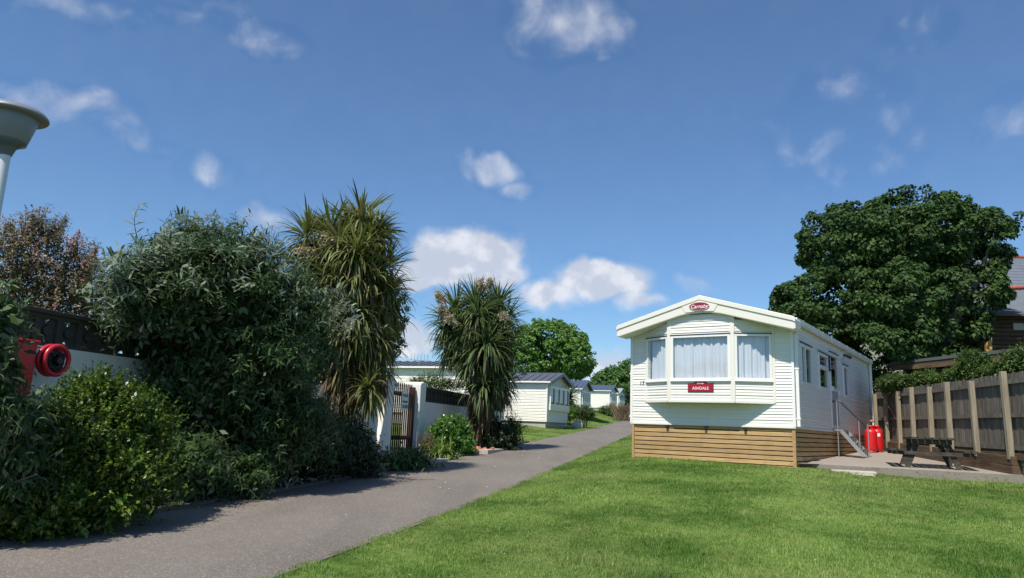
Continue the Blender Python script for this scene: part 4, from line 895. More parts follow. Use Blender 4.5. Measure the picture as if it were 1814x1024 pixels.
# ================================================================== house, lodge, low shed (right)
hc = np.array([24.5, 40.0]); hb = 4.2
ho = thing('slate_roofed_house', 'large house with grey slate roof and red ridge tiles behind the sycamore', 'house', (*hc, hb), 0)
m = MB((0, 0, -hb)); ridge_z = 13.75; m.box(-.5, 18, 2.0, 12, hb - 1, 8.0); m.build('wall', plain('house_render', (.45, .40, .32), .85, .1), ho)
m = MB((0, 0, -hb)); e0, r0 = (-.4, 7.8), (6.5, ridge_z)      # (y, z)
n_ = 26
for k in range(n_):
    t0, t1 = k / n_, (k + 1) / n_; ya, za = 1.0 + 6 * t0, 7.2 + (ridge_z - 7.2) * t0; yb, zb_ = 1.0 + 6 * t1, 7.2 + (ridge_z - 7.2) * t1
    m.add([(x_, y_, z_) for x_ in (-1.5, 18) for y_, z_ in ((ya, za), (ya, za + .05), (yb, zb_ + .015), (yb, zb_ - .02))], [(0, 1, 2, 3), (7, 6, 5, 4), (0, 4, 5, 1), (1, 5, 6, 2), (2, 6, 7, 3), (3, 7, 4, 0)])
m.add([(-1.5, 7.0, ridge_z), (18, 7.0, ridge_z), (18, 13, 7.2), (-1.5, 13, 7.2)], [(0, 1, 2, 3)]); m.build('roof', M_slate, ho)
m = MB((0, 0, -hb))
for k in range(42): x_ = -1.5 + k * .46; m.tube([(x_, 7.0, ridge_z + .02), (x_ + .45, 7.0, ridge_z + .02)], [.14, .12], 10)
m.build('ridge_tiles', M_ridge, ho)
# projecting gable with its own ridge
m = MB((0, 0, -hb)); gx, gzr = 3.6, 9.55
m.add([(4.2, 2.2, 10.5), (12.2, 1.0, 11.05), (12.2, 5.2, 11.05), (4.2, 5.2, 10.5), (4.2, 1.4, 8.6), (12.2, .2, 8.8)], [(0, 1, 2, 3), (0, 4, 5, 1)])
m.build('dormer_roof', M_slate, ho)
m = MB((0, 0, -hb))
for k in range(22): a = k / 22; b_ = (k + 1) / 22; m.tube([(4.2 + 8 * a, 2.2 - 1.2 * a, 10.52 + .55 * a), (4.2 + 8 * b_, 2.2 - 1.2 * b_, 10.54 + .55 * b_)], [.13, .10], 8)
m.build('ridge_tiles', M_ridge, ho)

lb_ = at(1745, 622, 27); lo = thing('timber_lodge', 'dark brown log clad lodge with orange pine posts under the sycamore', 'lodge', (lb_[0], lb_[1], 3.6), rad(-10))
def logs(m, P0, P1, z0, z1, d=.16):
    P0, P1 = Vector((*P0, 0)), Vector((*P1, 0)); z = z0
    u = (P1 - P0).normalized(); n = Vector((u.y, -u.x, 0))
    while z < z1:
        pr = [(0, 0), (.035, .02), (.05, d * .3), (.05, d * .6), (.035, d * .9), (0, d)]
        for (a, b_), (c_, e_) in zip(pr, pr[1:]): m.add([P0 + n * a + Vector((0, 0, z + b_)), P1 + n * a + Vector((0, 0, z + b_)), P1 + n * c_ + Vector((0, 0, z + e_)), P0 + n * c_ + Vector((0, 0, z + e_))], [(0, 1, 2, 3)], False)
        z += d
m = MB(); logs(m, (.25, 0), (6, 0), 0, 2.5); m.build('log_wall', M_log, lo)
m = MB(); logs(m, (-1.6, 1.6), (.25, 1.2), 0, 2.5); logs(m, (.25, 1.2), (.25, 0.0), 0, 2.5); m.build('log_wall', M_log, lo)
m = MB(); m.box(.03, .22, -.06, .10, 0.6, 2.40); m.build('corner_post', M_pine, lo)
m = MB(); m.box(1.62, 1.86, -1.0, -.8, .2, 4.2); m.build('tall_post', M_pine, lo)
m = MB(); m.add([(x_, y_, z_ + d_) for d_ in (0, .08) for x_, y_, z_ in ((-1.9, -.45, 2.46), (1.55, -.45, 2.46), (1.55, 2.4, 3.3), (-1.9, 2.4, 3.3))], [(0, 3, 2, 1), (4, 5, 6, 7), (0, 1, 5, 4), (1, 2, 6, 5), (2, 3, 7, 6), (3, 0, 4, 7)]); m.build('roof', M_felt, lo)
m = MB(); m.box(1.0, 1.35, -.08, -.04, 2.0, 2.25); m.build('small_vent', M_stone, lo)

ls0, ls1 = np.array([12.9, 24.0]), np.array([15.2, 17.0]); lsd = (ls1 - ls0) / np.linalg.norm(ls1 - ls0)
lsh = thing('low_shed', 'long low dark timber outbuilding with flat felt roof behind the hedge', 'shed', (*ls0, 1.3), math.atan2(lsd[1], lsd[0]))
m = MB((0, 0, 0)); Ls = 8.5; logs(m, (0, .3), (Ls, .3), 0, 2.3, .2); m.build('front_wall', M_log, lsh); m = MB(); logs(m, (0, 5), (0, .3), 0, 2.3, .2); m.build('end_wall', M_log, lsh)
m = MB(); m.add([(x_, y_, z_ + d_) for d_ in (0, .09) for x_, y_, z_ in ((-.3, -.15, 2.55), (Ls, -.15, 2.68), (Ls, 5.2, 2.75), (-.3, 5.2, 2.62))], [(0, 3, 2, 1), (4, 5, 6, 7), (0, 1, 5, 4), (1, 2, 6, 5), (2, 3, 7, 6), (3, 0, 4, 7)]); m.build('flat_roof', M_felt, lsh)
m = MB(); m.box(-.3, Ls, -.12, -.05, 2.36, 2.56); m.build('fascia_board', M_sleep, lsh)

# ================================================================== TREES
def branchy(rng, base, crown_c, crown_R, n, r0, lean=(0, 0, 0), fork=.35):
    """trunk and limbs reaching towards points in the crown"""
    segs = []; base = Vector(base); cc = Vector(crown_c); top = base.lerp(cc, fork) + Vector(lean)
    mid = base.lerp(top, .5) + Vector((rng.normal() * .1, rng.normal() * .1, 0)); segs.append(([base - Vector((0, 0, .3)), base + Vector((0, 0, .3)), mid, top], [r0 * 1.35, r0 * 1.1, r0 * .95, r0 * .8]))
    for i in range(n):
        d = rdir(rng, 1)[0]; d[2] = abs(d[2]) * .9 - .1; tgt = cc + Vector(d * np.array(crown_R) * rng.uniform(.6, .9)); a = mid.lerp(top, rng.uniform(.4, 1)); q1 = a.lerp(tgt, .35) + Vector(rng.normal(size=3) * .25) + Vector((0, 0, .25)); q2 = a.lerp(tgt, .7) + Vector(rng.normal(size=3) * .3); rr_ = r0 * rng.uniform(.3, .55)
        segs.append(([a, q1, q2, tgt], [rr_, rr_ * .75, rr_ * .45, rr_ * .12]))
        for j in range(3):
            b0 = q1.lerp(q2, rng.uniform(0, 1)); d2 = Vector(rdir(rng, 1)[0]) + (tgt - a).normalized(); b1 = b0 + d2.normalized() * rng.uniform(.6, 1.4) * max(crown_R) * .22
            segs.append(([b0, b0.lerp(b1, .5) + Vector(rng.normal(size=3) * .1), b1], [rr_ * .4, rr_ * .25, rr_ * .08]))
    return segs
# sycamore: traced lobes of its crown at depth ~27 m
rng = np.random.default_rng(11)
syb = at(1648, 690, 27); syb[2] = 2.2
syc = thing('sycamore_tree', 'large dark green sycamore with a broad dome crown behind the caravan and fence', 'tree', syb)
def lobe(x, y, Y, rx, ry, rz): c_ = at(x, y, Y); return (c_[0], c_[1], c_[2], rx, ry, rz)
SL = [lobe(1600, 432, 27, 2.1, 2.3, 1.5), lobe(1500, 435, 26, 1.2, 1.8, 1.25), lobe(1690, 440, 27, 1.4, 2.0, 1.3), lobe(1445, 535, 25.5, 1.0, 1.6, .85), lobe(1545, 535, 25.5, 1.7, 2.2, 1.3),
      lobe(1768, 398, 27.5, .40, .7, .42), lobe(1650, 520, 27, 2.0, 2.4, 1.4), lobe(1475, 592, 25.5, 1.2, 1.4, .75), lobe(1570, 610, 25, 1.4, 1.7, 1.0), lobe(1412, 570, 25, .5, .9, .28),
      lobe(1705, 485, 27, .6, 1.2, .7), lobe(1660, 590, 26, 1.2, 1.4, .8), lobe(1620, 385, 27, 1.6, 1.6, .72), lobe(1462, 410, 26.5, .6, .8, .42), lobe(1655, 630, 26, .6, .9, .5), lobe(1520, 650, 25.5, 1.2, 1.3, .8), lobe(1620, 665, 25.5, 1.3, 1.4, .7)]
P, N = ell_pts(rng, SL, 420, -.75); k = rng.random(len(P)) > .10; P, N = P[k], N[k]; per = 230
def near_limb(P, poly, r):
    d = P - np.array([0, 0, HC]); z = d @ fw; px = CW / 2 + CF * (d @ rt) / z; py = CH / 2 - CF * (d @ up) / z; o_ = np.zeros(len(P), bool)
    for (x0, y0), (x1, y1) in zip(poly, poly[1:]):
        t_ = np.clip(((px - x0) * (x1 - x0) + (py - y0) * (y1 - y0)) / ((x1 - x0) ** 2 + (y1 - y0) ** 2), 0, 1); o_ |= np.hypot(px - x0 - t_ * (x1 - x0), py - y0 - t_ * (y1 - y0)) < r
    return o_
k = ~((near_limb(P, [(1678, 600), (1697, 540), (1710, 475)], 22) | near_limb(P, [(1580, 505), (1605, 545)], 17)) & (P[:, 1] < 27.2)); P, N = P[k], N[k]
parts = [clump_cloud(rng, P, rng.uniform(.30, .58, len(P)), per, .135, .12, out=N, updown=.5, flat=.62)]
Pi, Ni = fill_pts(rng, SL, 170, .8); parts.append(clump_cloud(rng, Pi, .6, 120, .16, .15, out=Ni, updown=.3))
P2, N2 = ell_pts(rng, SL, 260, -.3); P2 = P2 + N2 * .28; parts.append(clump_cloud(rng, P2, .22, 44, .13, .115, out=N2, updown=.4))
foliage('crown', parts, L_syc, syc)
tp = at(1690, 560, 26.5); segs = [([(syb[0], syb[1], 1.6), (syb[0] + .1, syb[1], 3.2), tuple(at(1678, 600, 26.6)), tuple(at(1697, 540, 26.4)), tuple(at(1712, 470, 26.3)), tuple(at(1722, 420, 26.8))], [.42, .36, .27, .22, .17, .07]),
                                   ([(syb[0], syb[1], 2.6), tuple(at(1640, 600, 27)), tuple(at(1605, 540, 25)), tuple(at(1582, 500, 24.2))], [.25, .2, .10, .05]), ([(syb[0], syb[1], 2.6), tuple(at(1600, 620, 27)), tuple(at(1540, 560, 26)), tuple(at(1480, 520, 26))], [.22, .17, .1, .04]),
                                   ([tuple(at(1690, 560, 26.5)), tuple(at(1730, 500, 26.2)), tuple(at(1752, 440, 26)), tuple(at(1765, 405, 26.5))], [.13, .09, .06, .03])]
sticks('trunk', segs, plain('pale_bark', (.24, .22, .18), .9, .3, 6, bmp=.6, bscale=20), syc, 10)

def round_tree(name, label, lobes, base, r0, mat, ncl, cr, per, lf, seed, cat='tree', zm=-.7):
    r_ = np.random.default_rng(seed); t_ = thing(name, label, cat, base); P, N = ell_pts(r_, lobes, ncl, zm)
    parts = [clump_cloud(r_, P, r_.uniform(cr * .7, cr * 1.25, len(P)), per, lf, lf * .8, out=N, updown=.45, flat=.7)]
    Pi, Ni = fill_pts(r_, lobes, ncl // 2, .75); parts.append(clump_cloud(r_, Pi, cr * 1.1, per // 2, lf * 1.2, lf, out=Ni))
    P2, N2 = ell_pts(r_, lobes, ncl, -.2); parts.append(clump_cloud(r_, P2 + N2 * cr * r_.uniform(.6, 1.25, (len(P2), 1)), cr * .4, max(6, per // 6), lf * .9, lf * .7, out=N2))
    foliage('crown', parts, mat, t_); L_ = np.array(lobes); cc = L_[:, :3].mean(0); sticks('trunk', branchy(r_, base, cc, L_[:, 3:].mean(0), 6, r0), M_bark, t_, 7); return t_
b_ = at(965, 700, 54); round_tree('round_tree', 'bright green rounded tree behind the nearest gable caravan', [lobe(968, 622, 54, 2.6, 2.6, 1.9), lobe(935, 640, 53.5, 1.6, 2, 1.4), lobe(1005, 640, 53.5, 1.55, 2, 1.4), lobe(1000, 610, 54, 1.35, 1.6, 1.1), lobe(935, 608, 54, 1.2, 1.5, .8)], (b_[0], b_[1], 2.2), .3, L_mid, 240, .42, 90, .2, 21)
b_ = at(1110, 720, 125); round_tree('round_tree', 'dome shaped green tree far off beyond the last caravans', [lobe(1100, 690, 125, 5.0, 4, 3.2), lobe(1135, 680, 126, 5, 4, 3.6), lobe(1075, 700, 124, 2.9, 3, 2.2), lobe(1170, 690, 126, 4, 4, 3)], (b_[0], b_[1], 5), .4, L_far, 260, .75, 60, .45, 22)
# tree tops peeping past the first palm
b_ = at(690, 600, 24); round_tree('young_tree', 'slim dark leafy tree showing between the tall palm and the gate', [lobe(684, 560, 22, .45, .5, .8), lobe(676, 620, 22, .5, .6, .8)], (b_[0] - .1, b_[1] - 2, .9), .06, L_dark, 40, .2, 60, .09, 23)

# ------------------------------------------------------------------ cordyline palms
def cordy_head(r_, c, n, L, W, mat, root, up_bias=(0, 0, 1), low=-1.1, droop=(.25, 1.0)):
    el = np.arcsin(np.clip(1 - (1 - math.sin(low)) * r_.random(n) ** .8, -1, 1)); az = r_.uniform(0, 2 * pi, n)
    D = np.stack([np.cos(el) * np.cos(az), np.cos(el) * np.sin(az), np.sin(el)], 1); D = nz(D + np.array(up_bias) * .15)
    N = nz(np.cross(np.cross(D, [0, 0, 1.]), D) + r_.normal(size=(n, 3)) * .25 + 1e-3); g = np.interp(np.sin(el), [-1, .3, 1], [droop[1], droop[0] * 1.4, droop[0] * .6]) * r_.uniform(.5, 1.3, n)
    P = np.array(c) + D * .06 + np.array([0, 0, 1.]) * (np.sin(el) * .10)[:, None]
    D = nz(D + r_.normal(size=(n, 3)) * .12); kd = (el < -.1) & (r_.random(n) < .35); V_, Q = leaf_strips(P[kd], D[kd], N[kd], L * .8, W * .7, 5, g[kd] * 1.6); link('dead_leaves', raw_mesh('dead_leaves', V_ - np.array(root.location), Q), L_dead, root)
    P, D, N, g, el = P[~kd], D[~kd], N[~kd], g[~kd], el[~kd]; n = len(P)
    V_, Q = leaf_strips(P, D, N, L * r_.uniform(.6, 1.12, n), W * r_.uniform(.7, 1.15, n), 6, g, [.45, .9, 1, .95, .7, .03]); me = raw_mesh('leaf_head', V_ - np.array(root.location), Q); return link('leaf_head', me, mat, root)
def dead_skirt(r_, path, n, L, root, rad0=.18, rad1=.32, name='dead_leaf_skirt'):
    path = np.array(path); t_ = r_.random(n) * (len(path) - 1); i = np.minimum(t_.astype(int), len(path) - 2); f = (t_ - i)[:, None]; P = path[i] * (1 - f) + path[i + 1] * f; az = r_.uniform(0, 6.28, n)
    o_ = np.stack([np.cos(az), np.sin(az), np.zeros(n)], 1); P = P + o_ * r_.uniform(rad0 * .5, rad0, (n, 1)); D = nz(o_ * r_.uniform(.15, .7, (n, 1)) + np.array([0, 0, -1.]) + r_.normal(size=(n, 3)) * .12)
    V_, Q = leaf_strips(P, D, o_, L * r_.uniform(.6, 1.1, n), .035, 4, .25); me = raw_mesh(name, V_ - np.array(root.location), Q); return link(name, me, L_dead, root)
def panicle(r_, c, d, size, root, n=900):
    c = np.array(c); d = nz(np.array(d, float)); az = rdir(r_, 26); B = c + d * r_.uniform(0, size, (26, 1)); D = nz(az * .9 + d * .8); parts = []; m_ = n // 26
    for k in range(m_): q = B + D * size * .55 * (k / m_) + r_.normal(size=(26, 3)) * .03; parts.append(leaf_quads(q, rdir(r_, 26), rdir(r_, 26), .075, .03))
    V_, Q = merge(parts); return link('flower_panicle', raw_mesh('flower_panicle', V_ - np.array(root.location), Q), L_pan, root)
def cordyline(label, basep, Y, heads, trunkpts, panicles, skirts, mat, seed, L=.72, W=.05, nl=120, strunk=.17):
    r_ = np.random.default_rng(seed); b_ = at(*basep, Y); b_[2] = GZ(b_[0], b_[1]); t_ = thing('cordyline_palm', label, 'palm', b_)
    segs = []
    for tr_ in trunkpts:
        pts = [tuple(at(x, y, Y + dy)) for x, y, dy in tr_]; segs.append((pts, [strunk * (1 - .5 * k / (len(pts) - 1)) for k in range(len(pts))]))
    sticks('trunk', segs, M_fib, t_, 12)
    for (x, y, dy, sc) in heads: cordy_head(r_, at(x, y, Y + dy), int(nl * sc), L * (.6 + .4 * sc), W, mat, t_)
    for (x, y, dy, dx, dzz, s_) in panicles: panicle(r_, at(x, y, Y + dy), (dx, -.3, dzz), s_, t_)
    for pth, n_, l_, ra in skirts: dead_skirt(r_, [at(x, y, Y + dy) for x, y, dy in pth], n_, l_, t_, ra)
    return t_
cordyline('tall yellow green cordyline palm with many drooping heads left of the gate', (590, 800), 13.9,
          [(640, 396, 0, 1.2), (585, 418, .1, 1.0), (545, 425, -.1, 1.1), (600, 440, -.5, 1.1), (655, 435, -.1, 1.1), (683, 480, .2, .9), (560, 475, -.2, .9), (625, 500, -.6, 1.1), (672, 540, -.1, 1.0), (600, 545, -.4, .9), (648, 590, -.3, 1.0), (690, 560, .4, .7), (615, 640, -.2, .8), (662, 655, .0, .8), (652, 690, -.5, .6), (580, 610, .2, .7), (615, 412, .3, .9), (668, 418, .3, .8), (525, 465, .2, .6), (630, 455, -.7, .9), (590, 500, -.6, .9), (655, 500, -.5, .9), (632, 560, -.6, .9), (688, 520, .0, .7), (610, 590, -.5, .8), (670, 620, -.2, .8), (575, 560, -.1, .7)],
          [[(588, 830, 0), (592, 740, 0), (600, 640, 0), (615, 540, 0), (632, 450, 0), (640, 405, 0)], [(600, 700, 0), (590, 600, .1), (575, 500, .1), (550, 435, 0)], [(605, 650, 0), (640, 560, .1), (665, 480, .2), (680, 470, .2)], [(600, 760, 0), (625, 710, -.2), (650, 700, -.4)]],
          [(600, 440, -.5, -.4, .2, .28), (560, 452, -.4, -.6, .0, .25)],
          [([(600, 480, 0), (615, 560, 0), (605, 720, 0)], 800, .55, .42), ([(650, 480, 0), (660, 560, 0), (650, 690, 0)], 700, .55, .38), ([(560, 450, 0), (575, 520, 0)], 200, .45, .25)], L_sword, 31, L=.70, W=.040, nl=240, strunk=.19)
cordyline('shorter dense cordyline palm with beige flower heads beside the road beyond the gate', (852, 795), 22.4,
          [(842, 545, 0, 1.2), (808, 555, .2, 1.1), (882, 548, .2, 1.2), (795, 575, -.2, 1.0), (845, 565, -.6, 1.3), (895, 575, 0, 1.1), (800, 615, .2, 1.0), (862, 615, -.8, 1.5), (893, 620, .1, 1.0), (835, 645, -.5, 1.1), (880, 660, -.3, 1.1), (855, 690, -.6, 1.0), (888, 690, .2, .8), (825, 600, -.4, 1.0), (862, 560, .3, 1.0), (870, 590, .3, 1.0), (810, 575, .5, .9)],
          [[(852, 810, 0), (850, 740, 0), (848, 660, 0), (845, 580, 0), (842, 520, 0)], [(858, 740, 0), (872, 660, .1), (885, 580, .1), (884, 530, .1)], [(848, 700, 0), (825, 640, .1), (800, 560, .1)]],
          [(796, 560, -.8, -.5, .4, .34), (788, 535, -.7, -.5, .4, .30), (806, 572, -.9, -.2, .1, .32), (850, 515, -.5, .0, .8, .26), (864, 512, -.4, .2, .7, .24), (888, 560, -.9, .3, -.1, .2)],
          [([(850, 600, 0), (855, 700, 0), (852, 760, 0)], 700, .62, .42), ([(880, 600, 0), (880, 700, 0)], 350, .6, .35), ([(805, 560, 0), (820, 640, 0)], 260, .6, .3)], L_sword2, 32, L=.90, W=.050, nl=260, strunk=.26)
# small spiky palm beside the second caravan
r_ = np.random.default_rng(33); c_ = at(1000, 712, 46); gz_ = GZ(c_[0], c_[1]); sc_ = thing('cordyline_palm', 'small spiky cordyline palm in front of the second caravan', 'palm', (c_[0], c_[1], gz_))
sticks('trunk', [([(c_[0], c_[1], gz_ - .1), (c_[0], c_[1], c_[2])], [.14, .1])], M_fib, sc_, 8)
for dx, dz_, s_ in ((0, 0, 1.2), (-.3, .25, 1), (.3, .2, 1), (.1, .5, .9)): cordy_head(r_, (c_[0] + dx, c_[1], c_[2] + dz_), int(90 * s_), .95, .075, L_sword2, sc_)

# ------------------------------------------------------------------ shrubs
def shrub(name, label, lumps, base, mat, seed, nsh, length, nodes, L, W, k=3, up_=.5, outw=.7, curve=-.1, ang=.85, fill=600, fillL=None, g=.35, lean=None, stem=.006, zmin=-.9, flowers=None, mfill=None, group=None, cat='shrub', per=2):
    r_ = np.random.default_rng(seed); t_ = thing(name, label, cat, base, 0, group); P, N = ell_pts(r_, lumps, nsh, zmin); gzv = np.array([GZ(a, b_) for a, b_, _ in P]) + .03
    B = P - N * (length * .55); D = N * outw + np.array([0, 0, up_]) + r_.normal(size=P.shape) * .35; parts, st = shoots(r_, B, D, length * r_.uniform(.7, 1.25, len(P)), nodes, L, W, ang, k, g, curve, lean, per=per)
    Pi, Ni = fill_pts(r_, lumps, fill, .86); fl_ = fillL or L * 1.2
    parts.append(leaf_quads(np.repeat(Pi, 4, 0) + r_.normal(size=(fill * 4, 3)) * .09, rdir(r_, fill * 4), nz(rdir(r_, fill * 4) + [0, 0, .5]), fl_, fl_ * .5))
    V_, Q = merge(parts); me = raw_mesh('foliage', V_ - np.array(t_.location), Q); link('foliage', me, mat, t_)
    sv, sq = stems_mesh(st, stem); link('branches', raw_mesh('branches', sv - np.array(t_.location), sq), M_stem, t_)
    mb = MB(off=-Vector(t_.location)); cc = np.array(lumps)[:, :3]
    for q in range(9):
        e = cc[q % len(cc)] + r_.normal(size=3) * .3; b0 = Vector(t_.location) + Vector((r_.normal() * .08, r_.normal() * .08, 0)); mb.tube([b0, b0.lerp(Vector(e), .5) + Vector(r_.normal(size=3) * .12), Vector(e)], [.018, .012, .005], 6, cap=False)
    mb.build('stem', M_bark, t_)
    if flowers:
        nf, fm, fs_, zr0 = flowers; Pf, Nf = ell_pts(r_, lumps, nf, zr0); Pf = Pf + Nf * length * .42; fp = []
        for q in range(9): fp.append(leaf_quads(Pf + r_.normal(size=Pf.shape) * fs_ * .8, rdir(r_, len(Pf)), rdir(r_, len(Pf)), fs_, fs_ * .7))
        V_, Q = merge(fp); link('flowers', raw_mesh('flowers', V_ - np.array(t_.location), Q), fm, t_)
    return t_
def gb(x, y, Y): c_ = at(x, y, Y); return (c_[0], c_[1], GZ(c_[0], c_[1]))
# large buddleia
BL = [lobe(375, 505, 10.0, .90, .85, .80), lobe(285, 530, 9.3, .62, .65, .60), lobe(480, 560, 10.8, .80, .75, .70), lobe(400, 640, 10.2, 1.15, .8, .8), lobe(540, 620, 12.0, .42, .5, .55), lobe(310, 475, 9.7, .42, .5, .32), lobe(440, 750, 10.6, 1.05, .7, .75), lobe(400, 850, 9.9, .5, .5, .35), lobe(520, 770, 11.6, .7, .6, .55), lobe(330, 700, 9.8, .5, .5, .5), lobe(325, 830, 9.0, .42, .4, .34)]
shrub('buddleia_bush', 'huge dark buddleia bush with silvery wind flipped leaves in front of the garden wall', BL, gb(420, 860, 10.6), L_bud, 41, 2100, .46, 9, .135, .037, k=3, up_=.75, outw=.6, curve=-.2, ang=.8, fill=6500, fillL=.12, g=.3, lean=(.35, 0, 0), zmin=-.95)
# arching top sprays
r_ = np.random.default_rng(42); bt = [o for o in C.objects if o.name.startswith('buddleia_bush')][0]; parts = []; sts = []
for (x, y, Y) in [(350, 416, 10), (372, 420, 10), (395, 424, 10.2), (300, 436, 9.6), (265, 458, 9.4), (232, 478, 9.2), (205, 492, 9), (425, 434, 10.4), (450, 435, 10.6), (480, 460, 10.8), (190, 505, 8.9), (330, 430, 9.8), (510, 480, 11), (560, 520, 11.5), (590, 560, 12), (250, 470, 9.2), (290, 460, 9.4), (340, 450, 9.6), (390, 445, 9.8), (430, 460, 10.2), (220, 500, 8.9), (460, 490, 10.4), (310, 500, 9.2), (380, 490, 9.5), (530, 530, 11), (500, 540, 10.6)]:
    B = np.repeat(at(x, y + 30, Y - .3)[None], 8, 0) + r_.normal(size=(8, 3)) * .15; D = np.tile([.1, -.1, 1.], (8, 1)) + r_.normal(size=(8, 3)) * .3; p_, st = shoots(r_, B, D, .46, 9, .165, .040, .7, 4, .3, -.25, (.9, 0, 0)); parts += p_; sts.append(st)
V_, Q = merge(parts); link('tip_sprays', raw_mesh('tip_sprays', V_ - np.array(bt.location), Q), L_tip, bt)
Q2 = merge([stems_mesh(s_, .006) for s_ in sts]); link('tip_stems', raw_mesh('tip_stems', Q2[0] - np.array(bt.location), Q2[1]), M_stem, bt)
# yellow-green shrub in the foreground left
YL = [lobe(175, 750, 7.3, .5, .45, .38), lobe(240, 765, 7.7, .34, .35, .36), lobe(105, 790, 6.9, .5, .45, .36), lobe(230, 850, 7.5, .42, .4, .42), lobe(130, 860, 7.0, .7, .5, .45), lobe(25, 830, 6.6, .5, .45, .45), lobe(170, 705, 7.4, .26, .3, .16), lobe(40, 900, 6.6, .6, .45, .3)]
shrub('spindle_bush', 'rounded bush with yellow green leaves below the hose reel at the left', YL, gb(150, 900, 7.1), L_yel, 43, 1500, .30, 7, .055, .032, k=1, up_=.7, outw=.8, curve=.05, ang=.8, fill=4200, fillL=.055, stem=.004, zmin=-.9, per=3)
# left-edge leafy shrub hiding the reel cabinet
EL = [lobe(-30, 560, 5.9, .20, .25, .25), lobe(-38, 640, 5.9, .15, .25, .25), lobe(-10, 740, 6.0, .27, .3, .25), lobe(-70, 620, 5.8, .3, .35, .5), lobe(-5, 830, 6.2, .3, .3, .3)]
shrub('willow_leaved_shrub', 'shrub of long narrow drooping leaves at the left edge in front of the red cabinet', EL, gb(-150, 880, 6.0), L_bud, 44, 300, .36, 7, .12, .022, k=4, up_=.4, outw=.8, curve=-.35, ang=.7, fill=700, fillL=.12, g=.6, lean=(.5, 0, 0))
# pink flowering shrub behind the wall
PL = [lobe(60, 465, 9.7, .5, .4, .6), lobe(130, 495, 10, .4, .4, .45), lobe(5, 480, 9.4, .5, .4, .55), lobe(100, 530, 9.8, .65, .4, .45), lobe(170, 530, 10.1, .35, .35, .35), lobe(30, 540, 9.6, .7, .4, .5), lobe(110, 600, 10.2, 1.1, .35, .45), lobe(20, 600, 9.8, .8, .35, .45), lobe(190, 590, 10.6, .5, .35, .4)]
pb_ = gb(70, 700, 10.0); shrub('weigela_shrub', 'bronze leaved shrub with pink blossom rising behind the pierced wall', PL, pb_, L_pink, 45, 1050, .34, 7, .068, .034, k=1, up_=.9, outw=.5, curve=.08, ang=.75, fill=2400, fillL=.06, flowers=(260, L_flow, .026, -.2), stem=.005)
r_ = np.random.default_rng(46); pk = [o for o in C.objects if o.name.startswith('weigela_shrub')][0]; parts = []; fp = []; sts = []
for (x, y, hgt) in [(57, 400, .42), (48, 425, .25), (20, 415, .2), (128, 430, .28), (118, 445, .2), (75, 430, .2), (150, 460, .15), (165, 440, .12), (10, 400, .2)]:
    B = at(x, y + 20, 9.6)[None] + r_.normal(size=(3, 3)) * .05; p_, st = shoots(r_, B, np.tile([.05, 0, 1.], (3, 1)) + r_.normal(size=(3, 3)) * .12, hgt, 9, .045, .02, .7, 1, .3, .1, per=3); parts += p_; sts.append(st)
    for q in st[3:]: fp.append(leaf_quads(np.repeat(q, 3, 0) + r_.normal(size=(9, 3)) * .025, rdir(r_, 9), rdir(r_, 9), .035, .026))
V_, Q = merge(parts); link('tip_sprays', raw_mesh('tip_sprays', V_ - np.array(pk.location), Q), L_pink, pk); V_, Q = merge(fp); link('tip_blossom', raw_mesh('tip_blossom', V_ - np.array(pk.location), Q), L_flow, pk)
Q2 = merge([stems_mesh(s_, .005) for s_ in sts]); link('tip_stems', raw_mesh('tip_stems', Q2[0] - np.array(pk.location), Q2[1]), M_stem, pk)
# dark bush at the foot of the tall palm
shrub('dark_shrub', 'very dark low bush at the foot of the tall palm', [lobe(560, 790, 12.4, .75, .6, .5), lobe(620, 790, 13.2, .45, .5, .42), lobe(640, 820, 13.2, .4, .4, .3)], gb(580, 840, 12.6), L_dark, 47, 420, .3, 7, .08, .035, k=1, fill=1800, fillL=.08)
# glossy bush and others by the second wall
shrub('glossy_bush', 'bright glossy green rounded bush against the white wall right of the gate', [lobe(802, 772, 19.6, .42, .45, .46), lobe(785, 775, 19.2, .34, .4, .36), lobe(815, 790, 19.6, .34, .4, .33)], gb(800, 815, 19.6), L_gloss, 48, 620, .26, 6, .10, .045, k=1, up_=.8, outw=.6, fill=1500, fillL=.1, per=3)
shrub('wispy_shrub', 'thin brownish twiggy shrub between the pillar and the glossy bush', [lobe(757, 798, 18.6, .16, .25, .2)], gb(755, 815, 18.6), L_pink, 49, 120, .4, 6, .05, .015, k=1, fill=150, up_=1.2, outw=.5)
shrub('dark_leaved_plant', 'leggy dark leaved plant at the foot of the second palm', [lobe(875, 770, 22.4, .4, .4, .35), lobe(885, 790, 22.3, .5, .4, .25)], gb(872, 800, 22.4), L_dark, 50, 170, .45, 7, .13, .05, k=1, fill=300, up_=1.0)
shrub('young_shrub', 'light open young shrub on the grass edge right of the second palm', [lobe(908, 765, 22.8, .32, .3, .42), lobe(900, 785, 22.8, .4, .3, .25)], gb(905, 797, 22.8), L_hedge, 51, 110, .4, 7, .09, .035, k=1, fill=120, up_=1.1)
shrub('climbing_shrub', 'pale leafy shrub growing behind the dark block topping of the far wall', [lobe(765, 678, 22.5, .6, .5, .26), lobe(790, 685, 23, .6, .5, .22), lobe(740, 682, 22, .3, .3, .15)], gb(775, 700, 23.2), L_hedge, 52, 220, .22, 6, .06, .025, k=1, fill=500, fillL=.06, up_=1.0)
